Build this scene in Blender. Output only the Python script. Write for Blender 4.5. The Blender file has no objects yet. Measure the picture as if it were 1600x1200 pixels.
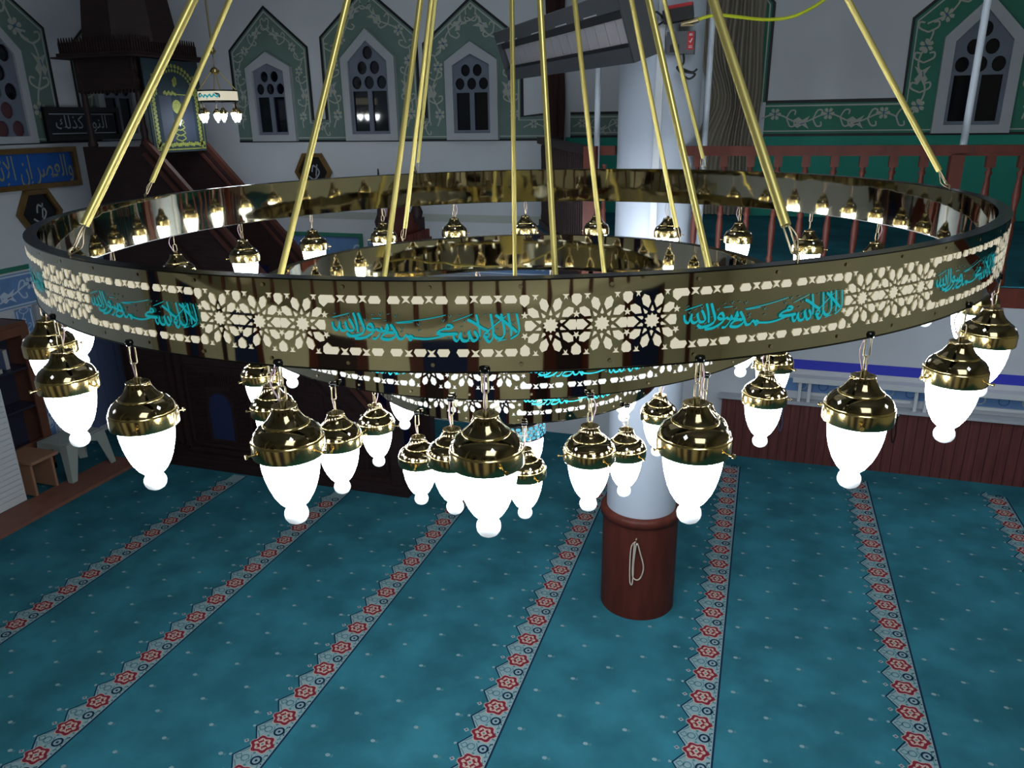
import bpy, bmesh, math, random
from mathutils import Vector, Matrix
random.seed(7)
PI = math.pi
SC = bpy.context.scene
COL = SC.collection

# ------------------------------------------------------------------ camera
cam_d = bpy.data.cameras.new('camera')
cam_d.lens = 27.0
cam_d.sensor_width = 36.0
cam_d.clip_start = 0.05
cam = bpy.data.objects.new('camera', cam_d)
COL.objects.link(cam)
Rm = Matrix(((0.95202748, -0.08698975, 0.29338791),
             (0.30571409, 0.31270182, -0.89930888),
             (-0.01351228, 0.94585959, 0.32429472)))   # columns: camera x, y, z axes in the room
cam.matrix_world = Matrix.Translation((0, 0, 3.4)) @ Rm.to_4x4()
SC.camera = cam

# ------------------------------------------------------------------ world, exposure
W = bpy.data.worlds.new('world')
SC.world = W
W.use_nodes = True
W.node_tree.nodes['Background'].inputs[0].default_value = (0.03, 0.04, 0.07, 1)
W.node_tree.nodes['Background'].inputs[1].default_value = 1.0
SC.view_settings.view_transform = 'Standard'
SC.view_settings.look = 'None'
SC.view_settings.exposure = 0.0
SC.view_settings.gamma = 1.0
SC.view_settings.use_curve_mapping = False
SC.cycles.use_denoising = True
SC.cycles.caustics_reflective = False
SC.cycles.caustics_refractive = False
SC.cycles.sample_clamp_indirect = 3.0
SC.cycles.max_bounces = 10

LAMP_E = 42.0        # glow of the lamp glasses
H_EYE = 3.4
# unseen fill lights added above the hall, behind the viewer and under the gallery
for nm_, loc_, sz_, pw_ in (('hall_fill', (-2.5, 4.5, 6.2), 3.0, 18.0), ('hall_fill_rear', (1.2, -1.0, 5.3), 1.8, 85.0),
                               ('gallery_fill', (2.2, 6.4, 2.33), 1.6, 17.0), ('gallery_fill', (-0.2, 6.6, 2.33), 1.0, 6.0)):
    ld_ = bpy.data.lights.new(nm_, 'AREA'); ld_.size = sz_; ld_.energy = pw_; ld_.color = (0.82, 0.92, 1.0)
    lo_ = bpy.data.objects.new(nm_, ld_); COL.objects.link(lo_); lo_.location = loc_
    if nm_ == 'hall_fill_rear': lo_.rotation_euler = (math.radians(48), 0, math.radians(12))

# ------------------------------------------------------------------ materials
def srgb(r, g, b):
    def f(c):
        c /= 255.0
        return c / 12.92 if c <= 0.04045 else ((c + 0.055) / 1.055) ** 2.4
    return (f(r), f(g), f(b), 1.0)

def mat(name, col, rough=0.6, metal=0.0, noise=0.0, nscale=8.0, bump=0.0, bscale=40.0, stretch=None, emit=None, estr=0.0, coat=0.0, spec=0.5, col2=None):
    m = bpy.data.materials.new(name)
    m.use_nodes = True
    nt = m.node_tree
    b = nt.nodes['Principled BSDF']
    b.inputs['Base Color'].default_value = col
    b.inputs['Roughness'].default_value = rough
    b.inputs['Metallic'].default_value = metal
    b.inputs['Specular IOR Level'].default_value = spec
    b.inputs['Coat Weight'].default_value = coat
    tc = None
    if noise > 0 or bump > 0 or col2:
        tc = nt.nodes.new('ShaderNodeTexCoord')
        mp = nt.nodes.new('ShaderNodeMapping')
        nt.links.new(tc.outputs['Object'], mp.inputs[0])
        if stretch:
            mp.inputs['Scale'].default_value = stretch
    if noise > 0 or col2:
        n = nt.nodes.new('ShaderNodeTexNoise')
        n.inputs['Scale'].default_value = nscale
        n.inputs['Detail'].default_value = 6
        nt.links.new(mp.outputs[0], n.inputs['Vector'])
        r = nt.nodes.new('ShaderNodeValToRGB')
        c1 = [c * (1 - noise) for c in col[:3]] + [1]
        c2 = list(col2) if col2 else [min(1, c * (1 + noise)) for c in col[:3]] + [1]
        r.color_ramp.elements[0].color = c1
        r.color_ramp.elements[1].color = c2
        r.color_ramp.elements[0].position = 0.35
        r.color_ramp.elements[1].position = 0.68
        nt.links.new(n.outputs[0], r.inputs[0])
        nt.links.new(r.outputs[0], b.inputs['Base Color'])
    if bump > 0:
        n2 = nt.nodes.new('ShaderNodeTexNoise')
        n2.inputs['Scale'].default_value = bscale
        nt.links.new(mp.outputs[0], n2.inputs['Vector'])
        bp = nt.nodes.new('ShaderNodeBump')
        bp.inputs['Strength'].default_value = bump
        bp.inputs['Distance'].default_value = 0.02
        nt.links.new(n2.outputs[0], bp.inputs['Height'])
        nt.links.new(bp.outputs[0], b.inputs['Normal'])
    if emit:
        b.inputs['Emission Color'].default_value = emit
        b.inputs['Emission Strength'].default_value = estr
    return m

M = {}
M['wall'] = mat('wall paint', srgb(198, 201, 210), 0.8, noise=0.04, nscale=1.5)
M['wall_back'] = mat('cream wall paint', srgb(205, 196, 165), 0.8, noise=0.05, nscale=1.5)
M['ceiling'] = mat('ceiling paint', srgb(200, 198, 190), 0.9)
M['green_wall'] = mat('teal green wall paint', srgb(8, 128, 112), 0.7, noise=0.08, nscale=2)
M['frieze'] = mat('sage green painted border', srgb(98, 121, 115), 0.75, noise=0.08, nscale=4)
M['frieze_r'] = mat('deep green painted border', srgb(45, 115, 95), 0.75, noise=0.08, nscale=4)
M['black_line'] = mat('black painted line', srgb(12, 14, 22), 0.6)
M['pale_line'] = mat('pale painted line', srgb(170, 175, 170), 0.7)
M['scroll'] = mat('painted scroll grey', srgb(165, 168, 160), 0.75)
M['scroll_blue'] = mat('painted scroll blue', srgb(60, 95, 150), 0.7)
M['win_frame'] = mat('window surround plaster', srgb(168, 172, 180), 0.7, noise=0.03)
M['lattice'] = mat('window tracery plaster', srgb(105, 112, 128), 0.8, noise=0.06)
M['pane'] = mat('dark night glass', srgb(8, 12, 24), 0.06, spec=0.8)
M['stained'] = mat('ruby stained glass', srgb(84, 50, 56), 0.3)
M['carpet'] = mat('teal prayer carpet', srgb(44, 104, 119), 0.95, noise=0.24, nscale=2.6, bump=0.35, bscale=220, spec=0.1)
M['c_light'] = mat('carpet pale pattern', srgb(124, 148, 154), 0.95, spec=0.1, noise=0.12, nscale=120)
M['c_red'] = mat('carpet crimson pattern', srgb(112, 34, 52), 0.95, spec=0.1)
M['c_cream'] = mat('carpet cream pattern', srgb(172, 150, 138), 0.95, spec=0.1)
M['c_navy'] = mat('carpet navy pattern', srgb(18, 38, 62), 0.95, spec=0.1)
M['c_teal'] = mat('carpet mid teal pattern', srgb(70, 112, 122), 0.95, spec=0.1)
M['wood_dark'] = mat('dark carved walnut', srgb(40, 24, 25), 0.6, spec=0.3, noise=0.25, nscale=6, stretch=(1, 1, 8), bump=0.1, bscale=30)
M['wood_mid'] = mat('reddish mahogany', srgb(80, 35, 27), 0.5, noise=0.2, nscale=5, stretch=(3, 3, 0.5), spec=0.25)
M['wood_rail'] = mat('brown pulpit rail wood', srgb(74, 42, 36), 0.6, noise=0.2, nscale=5, spec=.3)
M['wood_wain'] = mat('mahogany wall panelling', srgb(96, 48, 46), 0.5, noise=0.22, nscale=7, stretch=(6, 6, 0.35))
M['wood_brown'] = mat('brown painted step edge', srgb(120, 78, 66), 0.6, noise=0.1)
M['wood_orange'] = mat('orange brown cabinet wood', srgb(104, 66, 52), 0.5, noise=0.2, nscale=5)
M['navy_carpet'] = mat('navy stair carpet', srgb(22, 24, 62), 0.95, spec=0.1)
M['navy_niche'] = mat('dark navy lining', srgb(16, 30, 70), 0.9)  # plain navy, one even colour
M['column'] = mat('column gloss paint', srgb(176, 184, 200), 0.5, noise=0.03, nscale=2)
M['gold_mirror'] = mat('mirror polished brass sheet', (0.50, 0.455, 0.33, 1), 0.035, 1.0, bump=0.05, bscale=5)
M['gold_edge'] = mat('dark bronze edge', (0.045, 0.045, 0.045, 1), 0.2, 1.0)
M['brass'] = mat('polished antique brass', (0.56, 0.42, 0.18, 1), 0.17, 1.0)
M['brass_dark'] = mat('smoked brass', (0.20, 0.155, 0.085, 1), 0.10, 1.0)
M['rod'] = mat('yellow brass tube', srgb(216, 198, 120), 0.38, 0.75)
M['chain'] = mat('pale brass chain', srgb(190, 172, 140), 0.3, 0.9)
M['wire'] = mat('pink clear flex wire', srgb(200, 165, 175), 0.35)
M['teal_letter'] = mat('turquoise lettering', srgb(22, 170, 178), 0.35, emit=srgb(20, 150, 160), estr=0.5)  # glow added to the letters to brighten them
M['teal_faint'] = mat('turquoise vowel marks', srgb(90, 150, 145), 0.4)
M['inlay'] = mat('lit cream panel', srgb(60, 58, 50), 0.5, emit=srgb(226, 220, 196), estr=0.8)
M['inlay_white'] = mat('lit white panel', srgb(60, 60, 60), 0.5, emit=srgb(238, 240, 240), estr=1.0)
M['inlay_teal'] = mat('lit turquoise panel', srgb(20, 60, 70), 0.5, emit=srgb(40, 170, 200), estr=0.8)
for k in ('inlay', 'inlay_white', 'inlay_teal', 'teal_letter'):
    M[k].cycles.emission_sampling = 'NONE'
M['glass'] = mat('lit opal glass', srgb(240, 245, 250), 0.3, emit=(0.90, 0.97, 1.0, 1), estr=LAMP_E)
M['glass_tip'] = mat('frosted glass tip', srgb(225, 230, 235), 0.25, emit=(0.9, 0.96, 1.0, 1), estr=0.45)
M['glass_tip'].cycles.emission_sampling = 'NONE'
M['spark'] = mat('lit diamond cutout', srgb(200, 200, 200), 0.3, emit=(0.9, 0.95, 1, 1), estr=1.0)
M['spark'].cycles.emission_sampling = 'NONE'
M['banner'] = mat('dark green velvet', srgb(22, 42, 52), 0.9, noise=0.1)
M['banner_in'] = mat('slate satin panel', srgb(38, 48, 68), 0.7)
M['embroidery'] = mat('gold green embroidery', srgb(128, 134, 62), 0.6, noise=0.25, nscale=60)
M['silver'] = mat('silver lettering', srgb(150, 155, 165), 0.4)
M['gold_ink'] = mat('faded gold lettering', srgb(150, 148, 110), 0.5)
M['frame_gold'] = mat('gilt picture frame', srgb(120, 92, 52), 0.4, 0.4, noise=0.2)
M['frame_black'] = mat('black picture frame', srgb(18, 16, 18), 0.4)
M['sign_blue'] = mat('royal blue panel', srgb(20, 84, 168), 0.5, noise=0.08)
M['tile'] = mat('blue floral tile', srgb(105, 140, 190), 0.35, noise=0.08)
M['tile_line'] = mat('pale tile drawing', srgb(190, 205, 225), 0.4)
M['tile_dark'] = mat('dark tile drawing', srgb(30, 50, 100), 0.4)
M['stripe_blue'] = mat('cobalt painted stripe', srgb(58, 62, 190), 0.5)
M['steel'] = mat('dull grey steel', srgb(88, 90, 96), 0.45, 0.5)
M['steel_dark'] = mat('dark heater slot', srgb(14, 15, 26), 0.5)
M['ceramic'] = mat('white ceramic tile', srgb(186, 180, 186), 0.7, noise=0.05)
M['red'] = mat('red label', srgb(170, 25, 32), 0.5)
M['white'] = mat('white plastic', srgb(200, 202, 208), 0.5)
M['white_pipe'] = mat('white painted pipe', srgb(205, 212, 225), 0.4)
M['plastic_stool'] = mat('grey white plastic', srgb(150, 158, 155), 0.45)
M['bench_wood'] = mat('tan laminate', srgb(150, 112, 90), 0.5)
M['cloth'] = mat('grey brown curtain cloth', srgb(142, 134, 122), 0.9, noise=0.06, nscale=3, stretch=(6, 6, .5))
M['maroon'] = mat('dark maroon cloth', srgb(44, 10, 12), 0.8)
M['black'] = mat('black rubber', srgb(12, 13, 18), 0.5)
M['yellow_hose'] = mat('yellow rubber hose', srgb(196, 205, 40), 0.5)
M['rope'] = mat('beige cord', srgb(190, 178, 165), 0.8)
M['cabinet_glass'] = mat('smoky cabinet interior', srgb(42, 44, 60), 0.4)
M['paper'] = mat('book pages', srgb(170, 165, 160), 0.8)
M['book_green'] = mat('green book cloth', srgb(30, 80, 72), 0.7)
M['door_blue'] = mat('grey blue joinery', srgb(92, 104, 140), 0.5)

# ------------------------------------------------------------------ helpers
def new_obj(name, me, m=None, parent=None):
    o = bpy.data.objects.new(name, me)
    COL.objects.link(o)
    if m is not None:
        for mm in (m if isinstance(m, (list, tuple)) else [m]):
            me.materials.append(mm)
    if parent is not None:
        o.parent = parent
        o.matrix_parent_inverse = parent.matrix_world.inverted() if False else Matrix.Translation(-parent_world(parent))
    return o

PW = {}
def parent_world(o):
    v = Vector(o.location)
    if o.parent is not None:
        v = parent_world(o.parent) * 0 + PW.get(o.name, Vector((0, 0, 0)))
    return PW.get(o.name, v)

GK = 1.0
EYE = Vector((0, 0, 3.4))
def gs(v):
    return EYE + (Vector(v) - EYE) * GK

def thing(name, label, cat, loc=(0, 0, 0), group=None, kind=None):
    o = bpy.data.objects.new(name, None)
    o.empty_display_size = 0.1
    COL.objects.link(o)
    o.location = gs(loc)
    PW[o.name] = gs(loc)
    o['label'] = label
    o['category'] = cat
    if group: o['group'] = group
    if kind: o['kind'] = kind
    return o

def tag(o, label=None, cat=None, group=None, kind=None):
    if label: o['label'] = label
    if cat: o['category'] = cat
    if group: o['group'] = group
    if kind: o['kind'] = kind
    return o

class MB:
    """collects vertices and faces (world coordinates) for ONE mesh object"""
    def __init__(s):
        s.v = []; s.f = []; s.mi = []; s.sm = []
    def add(s, vs, fs, mi=0, smooth=False):
        b = len(s.v)
        s.v += [tuple(v) for v in vs]
        for f in fs:
            s.f.append([b + i for i in f]); s.mi.append(mi); s.sm.append(smooth)
        return s
    def box(s, x0, y0, z0, x1, y1, z1, mi=0, rot=None, piv=None):
        vs = [Vector((x, y, z)) for x in (x0, x1) for y in (y0, y1) for z in (z0, z1)]
        if rot is not None:
            p = Vector(piv) if piv else Vector(((x0 + x1) / 2, (y0 + y1) / 2, (z0 + z1) / 2))
            vs = [rot @ (v - p) + p for v in vs]
        return s.add(vs, [(0, 1, 3, 2), (4, 6, 7, 5), (0, 4, 5, 1), (2, 3, 7, 6), (0, 2, 6, 4), (1, 5, 7, 3)], mi)
    def beam(s, a, b, w, h, mi=0, up=(0, 0, 1)):
        a = Vector(a); b = Vector(b); d = (b - a).normalized(); u = Vector(up)
        r = d.cross(u).normalized() * (w / 2); q = r.cross(d).normalized() * (h / 2)
        vs = [p + i * r + j * q for p in (a, b) for i in (-1, 1) for j in (-1, 1)]
        return s.add(vs, [(0, 1, 3, 2), (4, 6, 7, 5), (0, 4, 5, 1), (2, 3, 7, 6), (0, 2, 6, 4), (1, 5, 7, 3)], mi)
    def tube(s, pts, r, n=8, mi=0, closed=False, smooth=True):
        pts = [Vector(p) for p in pts]; k = len(pts)
        rr = r if isinstance(r, (list, tuple)) else [r] * k
        ref = None; rings = []
        for i, p in enumerate(pts):
            if closed: d = pts[(i + 1) % k] - pts[i - 1]
            else: d = pts[min(i + 1, k - 1)] - pts[max(i - 1, 0)]
            d.normalize()
            if ref is None: ref = Vector((0, 0, 1)) if abs(d.z) < 0.9 else Vector((1, 0, 0))
            u = (ref - d * ref.dot(d))
            if u.length < 1e-4: u = d.orthogonal()
            u.normalize(); w = d.cross(u); ref = u
            rings.append([p + rr[i] * (math.cos(2 * PI * j / n) * u + math.sin(2 * PI * j / n) * w) for j in range(n)])
        vs = [v for R_ in rings for v in R_]; fs = []
        for i in range(k if closed else k - 1):
            i2 = (i + 1) % k
            for j in range(n):
                fs.append((i * n + j, i * n + (j + 1) % n, i2 * n + (j + 1) % n, i2 * n + j))
        s.add(vs, fs, mi, smooth)
        if not closed:
            s.add(vs[:n], [tuple(range(n))[::-1]], mi); s.add(vs[-n:], [tuple(range(n))], mi)
        return s
    def lathe(s, prof, c, n=24, mi=0, smooth=True, a0=0.0, caps=True, sharp=False):
        c = Vector(c); k = len(prof)
        if sharp:
            for i in range(k - 1):
                s.lathe(prof[i:i + 2], c, n, mi, smooth)
            return s
        vs = []
        for (r, z) in prof:
            for j in range(n):
                a = a0 + 2 * PI * j / n
                vs.append(c + Vector((r * math.cos(a), r * math.sin(a), z)))
        fs = []
        for i in range(k - 1):
            for j in range(n):
                fs.append((i * n + j, i * n + (j + 1) % n, (i + 1) * n + (j + 1) % n, (i + 1) * n + j))
        s.add(vs, fs, mi, smooth)
        if caps and prof[0][0] > 1e-4: s.add(vs[:n], [tuple(range(n))[::-1]], mi)
        if caps and prof[-1][0] > 1e-4: s.add(vs[-n:], [tuple(range(n))], mi)
        return s
    def poly(s, pts2, fn, mi=0, thick=0.0, tdir=None):
        """2D polygon mapped by fn(u, v) -> point, optional thickness along tdir"""
        P = [Vector(fn(*p)) for p in pts2]; n = len(P)
        if thick:
            Q = [p + Vector(tdir) * thick for p in P]
            fs = [tuple(range(n)), tuple(range(2 * n - 1, n - 1, -1))] + [(i, i + n, (i + 1) % n + n, (i + 1) % n) for i in range(n)]
            return s.add(P + Q, fs, mi)
        return s.add(P, [tuple(range(n))], mi)
    def ribbon(s, pts2, w, fn, mi=0, closed=False):
        """flat band of width w (number, or function of direction) along a 2D path mapped by fn"""
        k = len(pts2); vs = []
        for i in range(k):
            a = pts2[i - 1] if (closed or i > 0) else pts2[0]
            b = pts2[(i + 1) % k] if (closed or i < k - 1) else pts2[-1]
            dx, dy = b[0] - a[0], b[1] - a[1]; L = math.hypot(dx, dy) or 1
            ww = w(dx / L, dy / L) if callable(w) else w
            if not closed and (i == 0 or i == k - 1) and callable(w): ww *= 0.6
            nx, ny = -dy / L * ww / 2, dx / L * ww / 2
            if closed or 0 < i < k - 1:
                c_ = pts2[i]; b1 = (c_[0] - a[0], c_[1] - a[1]); b2 = (b[0] - c_[0], b[1] - c_[1])
                l1 = math.hypot(*b1) or 1; l2 = math.hypot(*b2) or 1
                cs = max(0.5, math.sqrt(max(0, (1 + (b1[0] * b2[0] + b1[1] * b2[1]) / (l1 * l2)) / 2)))
                nx /= cs; ny /= cs
            x, y = pts2[i]
            vs.append(fn(x + nx, y + ny)); vs.append(fn(x - nx, y - ny))
        fs = []
        for i in range(k if closed else k - 1):
            j = (i + 1) % k
            fs.append((2 * i, 2 * i + 1, 2 * j + 1, 2 * j))
        return s.add(vs, fs, mi)
    def build(s, name, m, parent=None):
        me = bpy.data.meshes.new(name)
        org = PW.get(parent.name, Vector((0, 0, 0))) if parent is not None else Vector((0, 0, 0))
        me.from_pydata([tuple(gs(v) - org) for v in s.v], [], s.f)
        me.polygons.foreach_set('material_index', s.mi)
        me.polygons.foreach_set('use_smooth', s.sm)
        me.validate()
        o = bpy.data.objects.new(name, me)
        COL.objects.link(o)
        for mm in (m if isinstance(m, (list, tuple)) else [m]): me.materials.append(mm)
        if parent is not None:
            o.parent = parent
            PW[o.name] = org
        else:
            PW[o.name] = Vector((0, 0, 0))
        return o

def copy_tree(o, parent=None, delta=None):
    c = o.copy(); COL.objects.link(c); c.parent = parent
    if delta is not None: c.location = o.location + Vector(delta)
    for ch in list(o.children): copy_tree(ch, c)
    return c

def smooth_path(pts, n=5):
    out = []; k = len(pts)
    for i in range(k - 1):
        p0 = pts[max(i - 1, 0)]; p1 = pts[i]; p2 = pts[i + 1]; p3 = pts[min(i + 2, k - 1)]
        for j in range(n):
            t = j / n
            out.append(tuple(0.5 * (2 * p1[c] + (p2[c] - p0[c]) * t + (2 * p0[c] - 5 * p1[c] + 4 * p2[c] - p3[c]) * t * t
                                    + (3 * p1[c] - p0[c] - 3 * p2[c] + p3[c]) * t ** 3) for c in range(len(p1))))
    out.append(tuple(pts[-1]))
    return out

def plate(name, outline, holes, fn, thick, m, parent=None):
    """flat plate with real holes, through a filled 2D curve; fn maps (u, v, w) -> point"""
    cu = bpy.data.curves.new('tmp', 'CURVE'); cu.dimensions = '2D'; cu.fill_mode = 'BOTH'; cu.extrude = thick / 2
    for ring in [outline] + holes:
        sp = cu.splines.new('POLY'); sp.points.add(len(ring) - 1)
        for p, q in zip(sp.points, ring): p.co = (q[0], q[1], 0, 1)
        sp.use_cyclic_u = True
    ob = bpy.data.objects.new('tmp', cu); COL.objects.link(ob)
    dg = bpy.context.evaluated_depsgraph_get()
    me = bpy.data.meshes.new_from_object(ob.evaluated_get(dg))
    bpy.data.objects.remove(ob); bpy.data.curves.remove(cu)
    mb = MB()
    mb.add([fn(v.co.x, v.co.y, v.co.z) for v in me.vertices], [tuple(p.vertices) for p in me.polygons])
    bpy.data.meshes.remove(me)
    return mb.build(name, m, parent)

def circle(cx, cy, r, n=16, a0=0.0, sy=1.0):
    return [(cx + r * math.cos(a0 + 2 * PI * i / n), cy + sy * r * math.sin(a0 + 2 * PI * i / n)) for i in range(n)]
def star(cx, cy, r, q, n, a0=PI / 2):
    return [(cx + (r if i % 2 == 0 else q) * math.cos(a0 + PI * i / n), cy + (r if i % 2 == 0 else q) * math.sin(a0 + PI * i / n)) for i in range(2 * n)]

def text_polys(body, size):
    """letter outlines of a short text as 2D faces"""
    cu = bpy.data.curves.new('tmp', 'FONT'); cu.body = body; cu.size = size; cu.align_x = 'CENTER'; cu.align_y = 'CENTER'
    ob = bpy.data.objects.new('tmp', cu); COL.objects.link(ob)
    dg = bpy.context.evaluated_depsgraph_get()
    me = bpy.data.meshes.new_from_object(ob.evaluated_get(dg))
    vs = [(v.co.x, v.co.y) for v in me.vertices]; fs = [tuple(p.vertices) for p in me.polygons]
    bpy.data.objects.remove(ob); bpy.data.curves.remove(cu); bpy.data.meshes.remove(me)
    return vs, fs
def add_text(mb, body, size, fn, mi=0, sx=1.0, sy=1.0):
    vs, fs = text_polys(body, size)
    mb.add([fn(x * sx, y * sy) for x, y in vs], fs, mi)

# =================================================================== THE ROOM
XL, YF, XR, YB, ZC = -7.2, 7.93, 5.2, -3.4, 6.4
# ---- floor with the woven prayer carpet
def fl(z):
    return lambda x, y: (x, y, z)
f = MB()
f.box(XL, YB, -0.15, XR, YF, 0.0, 0)
P1, P2, P3 = fl(0.0012), fl(0.0024), fl(0.0036)
PER = 0.226
for k in range(-4, 5):
    xe = 1.198 * k - 0.005
    y1 = 7.55 if xe > -2.8 else 5.93
    if xe > XR - .1 or xe < -6: continue
    y0 = 0.8 + ((3.81 - 0.8) % PER)
    f.poly([(xe - 0.155, 0.8), (xe - 0.012, 0.8), (xe - 0.012, y1), (xe - 0.155, y1)], P1, 1)
    f.poly([(xe - 0.012, 0.8), (xe, 0.8), (xe, y1), (xe - 0.012, y1)], P1, 4)
    # soft seam line beside the band
    y = y0
    while y < y1 - 0.1:
        # toothed outer edge
        c = y + PER / 2
        f.poly([(xe - 0.155, c - 0.085), (xe - 0.152, c + 0.085), (xe - 0.185, c + 0.04), (xe - 0.212, c), (xe - 0.185, c - 0.04)], P1, 1)
        f.ribbon([(xe - 0.160, c - 0.085), (xe - 0.190, c - 0.042), (xe - 0.218, c), (xe - 0.190, c + 0.042), (xe - 0.160, c + 0.085)], 0.007, P2, 4)
        f.poly(circle(xe - 0.232, c, 0.010, 6), P2, 1)
        f.poly([(xe - 0.225, y), (xe - 0.205, y + 0.017), (xe - 0.188, y), (xe - 0.205, y - 0.017)], P2, 1)
        f.poly(circle(xe - 0.2065, y, 0.006, 6), P3, 2)
        # red medallion, cream heart
        md = [(xe - 0.098 + 0.068 * math.cos(a) * (1 + 0.13 * math.cos(6 * a)), y + 0.060 * math.sin(a) * (1 + 0.13 * math.cos(6 * a))) for a in [2 * PI * i / 30 for i in range(30)]]
        f.poly([(2 * (p[0] - xe + .098) * .55 + xe - .098, (p[1] - y) * 1.1 + y) for p in md], P2, 3)
        f.poly(md, P3, 2)
        f.poly([(xe - 0.098 + (p[0] - xe + 0.098) * 0.70, y + (p[1] - y) * 0.70) for p in md], fl(0.0046), 3)
        f.poly([(xe - .098 + .050 * math.cos(a_) * r_, y + .040 * math.sin(a_) * r_) for a_, r_ in [(2 * PI * i / 16, 1.0 if i % 2 else .45) for i in range(16)]], fl(0.0050), 2)
        f.poly(circle(xe - .098, y, .020, 8), fl(0.0053), 3)
        for q in range(4):
            a = PI / 4 + q * PI / 2
            f.poly(circle(xe - 0.098 + 0.026 * math.cos(a), y + 0.02 * math.sin(a), 0.009, 6), fl(0.0056), 2)
        f.poly(circle(xe - 0.098, y, 0.008, 6), fl(0.0056), 5)
        # navy oval
        f.ribbon(circle(xe - 0.062, c, 0.027, 14, 0, 1.05), 0.011, P3, 4, True)
        f.poly(circle(xe - 0.062, c, 0.009, 6), P3, 4)
        # teal scroll bits
        f.ribbon([(xe - .185, c - .028), (xe - .165, c - .05), (xe - .15, c - .07)], .006, P3, 5)
        f.ribbon([(xe - .185, c + .028), (xe - .165, c + .05), (xe - .15, c + .07)], .006, P3, 5)
        f.ribbon([(xe - .172, y - .028), (xe - .180, y), (xe - .172, y + .028)], .006, P3, 5)
        f.ribbon([(xe - .028, c - .05), (xe - .036, c - .02), (xe - .026, c), (xe - .036, c + .02), (xe - .028, c + .05)], .006, P3, 5)
        f.poly(circle(xe - .105, c + .045, .009, 5), P3, 5); f.poly(circle(xe - .105, c - .045, .009, 5), P3, 5)
        f.ribbon(circle(xe - 0.135, c, 0.022, 10), 0.007, P3, 5, True)
        f.ribbon([(xe - 0.2, c), (xe - 0.175, c + 0.02), (xe - 0.155, c), (xe - 0.175, c - 0.02), (xe - 0.2, c)], 0.006, P3, 5)
        f.ribbon([(xe - 0.11, c - 0.03), (xe - 0.095, c), (xe - 0.11, c + 0.03)], 0.006, P3, 5)
        for q in range(7):
            f.poly(circle(xe - 0.021, y + q * PER / 7, 0.0055, 5), P3, 4 if q % 2 else 5)
        for q in range(5):
            f.poly(circle(xe - 0.032, y - PER / 2 + q * 0.043, 0.007, 5), P3, 5)
        y += PER
# little buds strewn over the plain field
for i in range(-34, 26):
    x = -0.32 + 0.1975 * i
    if not (XL + 0.05 < x < XR): continue
    m = (x - 0.005) % 1.198
    if m > 1.198 - 0.27 or m < 0.05: continue
    y = 1.0 + (0.17 if i % 2 else 0.0) + 0.08
    while y < YF - 0.1:
        if not (x < -2.8 and x > -6.3 and y > 5.9):
            f.poly(circle(x, y, 0.016, 6, 0, .8), P1, 1)
            f.poly([(x + .012, y + .004), (x + .03, y + .012), (x + .036, y - .006), (x + .02, y - .012)], P1, 5)
        y += 0.34
floor = f.build('floor', [M['carpet'], M['c_light'], M['c_red'], M['c_cream'], M['c_navy'], M['c_teal']])
tag(floor, 'teal prayer carpet with crimson medallion stripes across the hall floor', 'floor', kind='structure')

def struct(mb, name, m, label, cat):
    return tag(mb.build(name, m), label, cat, kind='structure')

# ---- painted scroll along a path (u along, v across), fn maps to wall
def scrollwork(mb, fb, p, q, w, mi, mib, phase=0.0):
    """floral vine from 2D point p to q inside a band of width w; fb = (wall mapping factory, height above the wall)"""
    dx, dy = q[0] - p[0], q[1] - p[1]; L = math.hypot(dx, dy)
    if L < 0.05: return
    ex, ey = dx / L, dy / L
    def lay(n):
        f_ = fb[0](fb[1] + 0.0007 * n)
        return lambda s, t: f_(p[0] + ex * s - ey * t, p[1] + ey * s + ex * t)
    k = max(1, round(L / (w * 1.05))); T = L / k
    A = w * 0.17
    path = [(L * i / (k * 8), A * math.sin(2 * PI * (i / 8 / 2.0) + phase)) for i in range(k * 8 + 1)]
    mb.ribbon(path, w * 0.06, lay(0), mi)
    for i in range(k):
        s = (i + 0.5) * T; t = A * math.sin(2 * PI * ((i + .5) / 2) + phase)
        sg = 1 if i % 2 else -1
        if i % 2 == 0:
            G = lay(2)
            for a in range(6):
                aa = a * PI / 3
                mb.poly([(s + w * r_ * math.cos(aa + b_), t + w * r_ * math.sin(aa + b_)) for r_, b_ in ((.07, -.3), (.17, -.42), (.24, -.2), (.24, .2), (.17, .42), (.07, .3))], G, mi)
            mb.poly(circle(s, t, w * .05, 6), G, mib)
        else:
            mb.poly([(s - w * .30, t + .10 * w), (s - w * .10, t + .22 * w), (s + w * .06, t + w * .10), (s + w * .34, t + w * .26), (s + w * .20, t), (s + w * .34, t - w * .26),
                     (s + w * .06, t - w * .10), (s - w * .10, t - .22 * w), (s - w * .30, t - .10 * w), (s - w * .12, t)], lay(2), mi)
            mb.ribbon([(s - w * .02, t - .06 * w), (s + w * .16, t - .02 * w)], w * .035, lay(3), mib if i % 4 == 1 else 2)
        for m_, n_ in ((sg, 4), (-sg, 5)):
            mb.ribbon(smooth_path([(s - w * .05 + T * .5, t * .2), (s + T * .5 + w * .10, m_ * w * .30), (s + T * .5 + w * .28, m_ * w * .30), (s + T * .5 + w * .26, m_ * w * .14)], 3), w * .06, lay(n_), mi)

# ---- far wall: paintwork
def FW(d):
    return lambda x, z: (x, YF - d, z)
wf = MB()
wf.box(XL - 0.2, YF, -0.2, XR + 0.2, YF + 0.2, ZC + 0.2, 0)
wf.poly([(-1.98, 2.49), (XR, 2.49), (XR, 3.235), (-1.98, 3.235)], FW(0.004), 5)
SILL = 3.215
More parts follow.
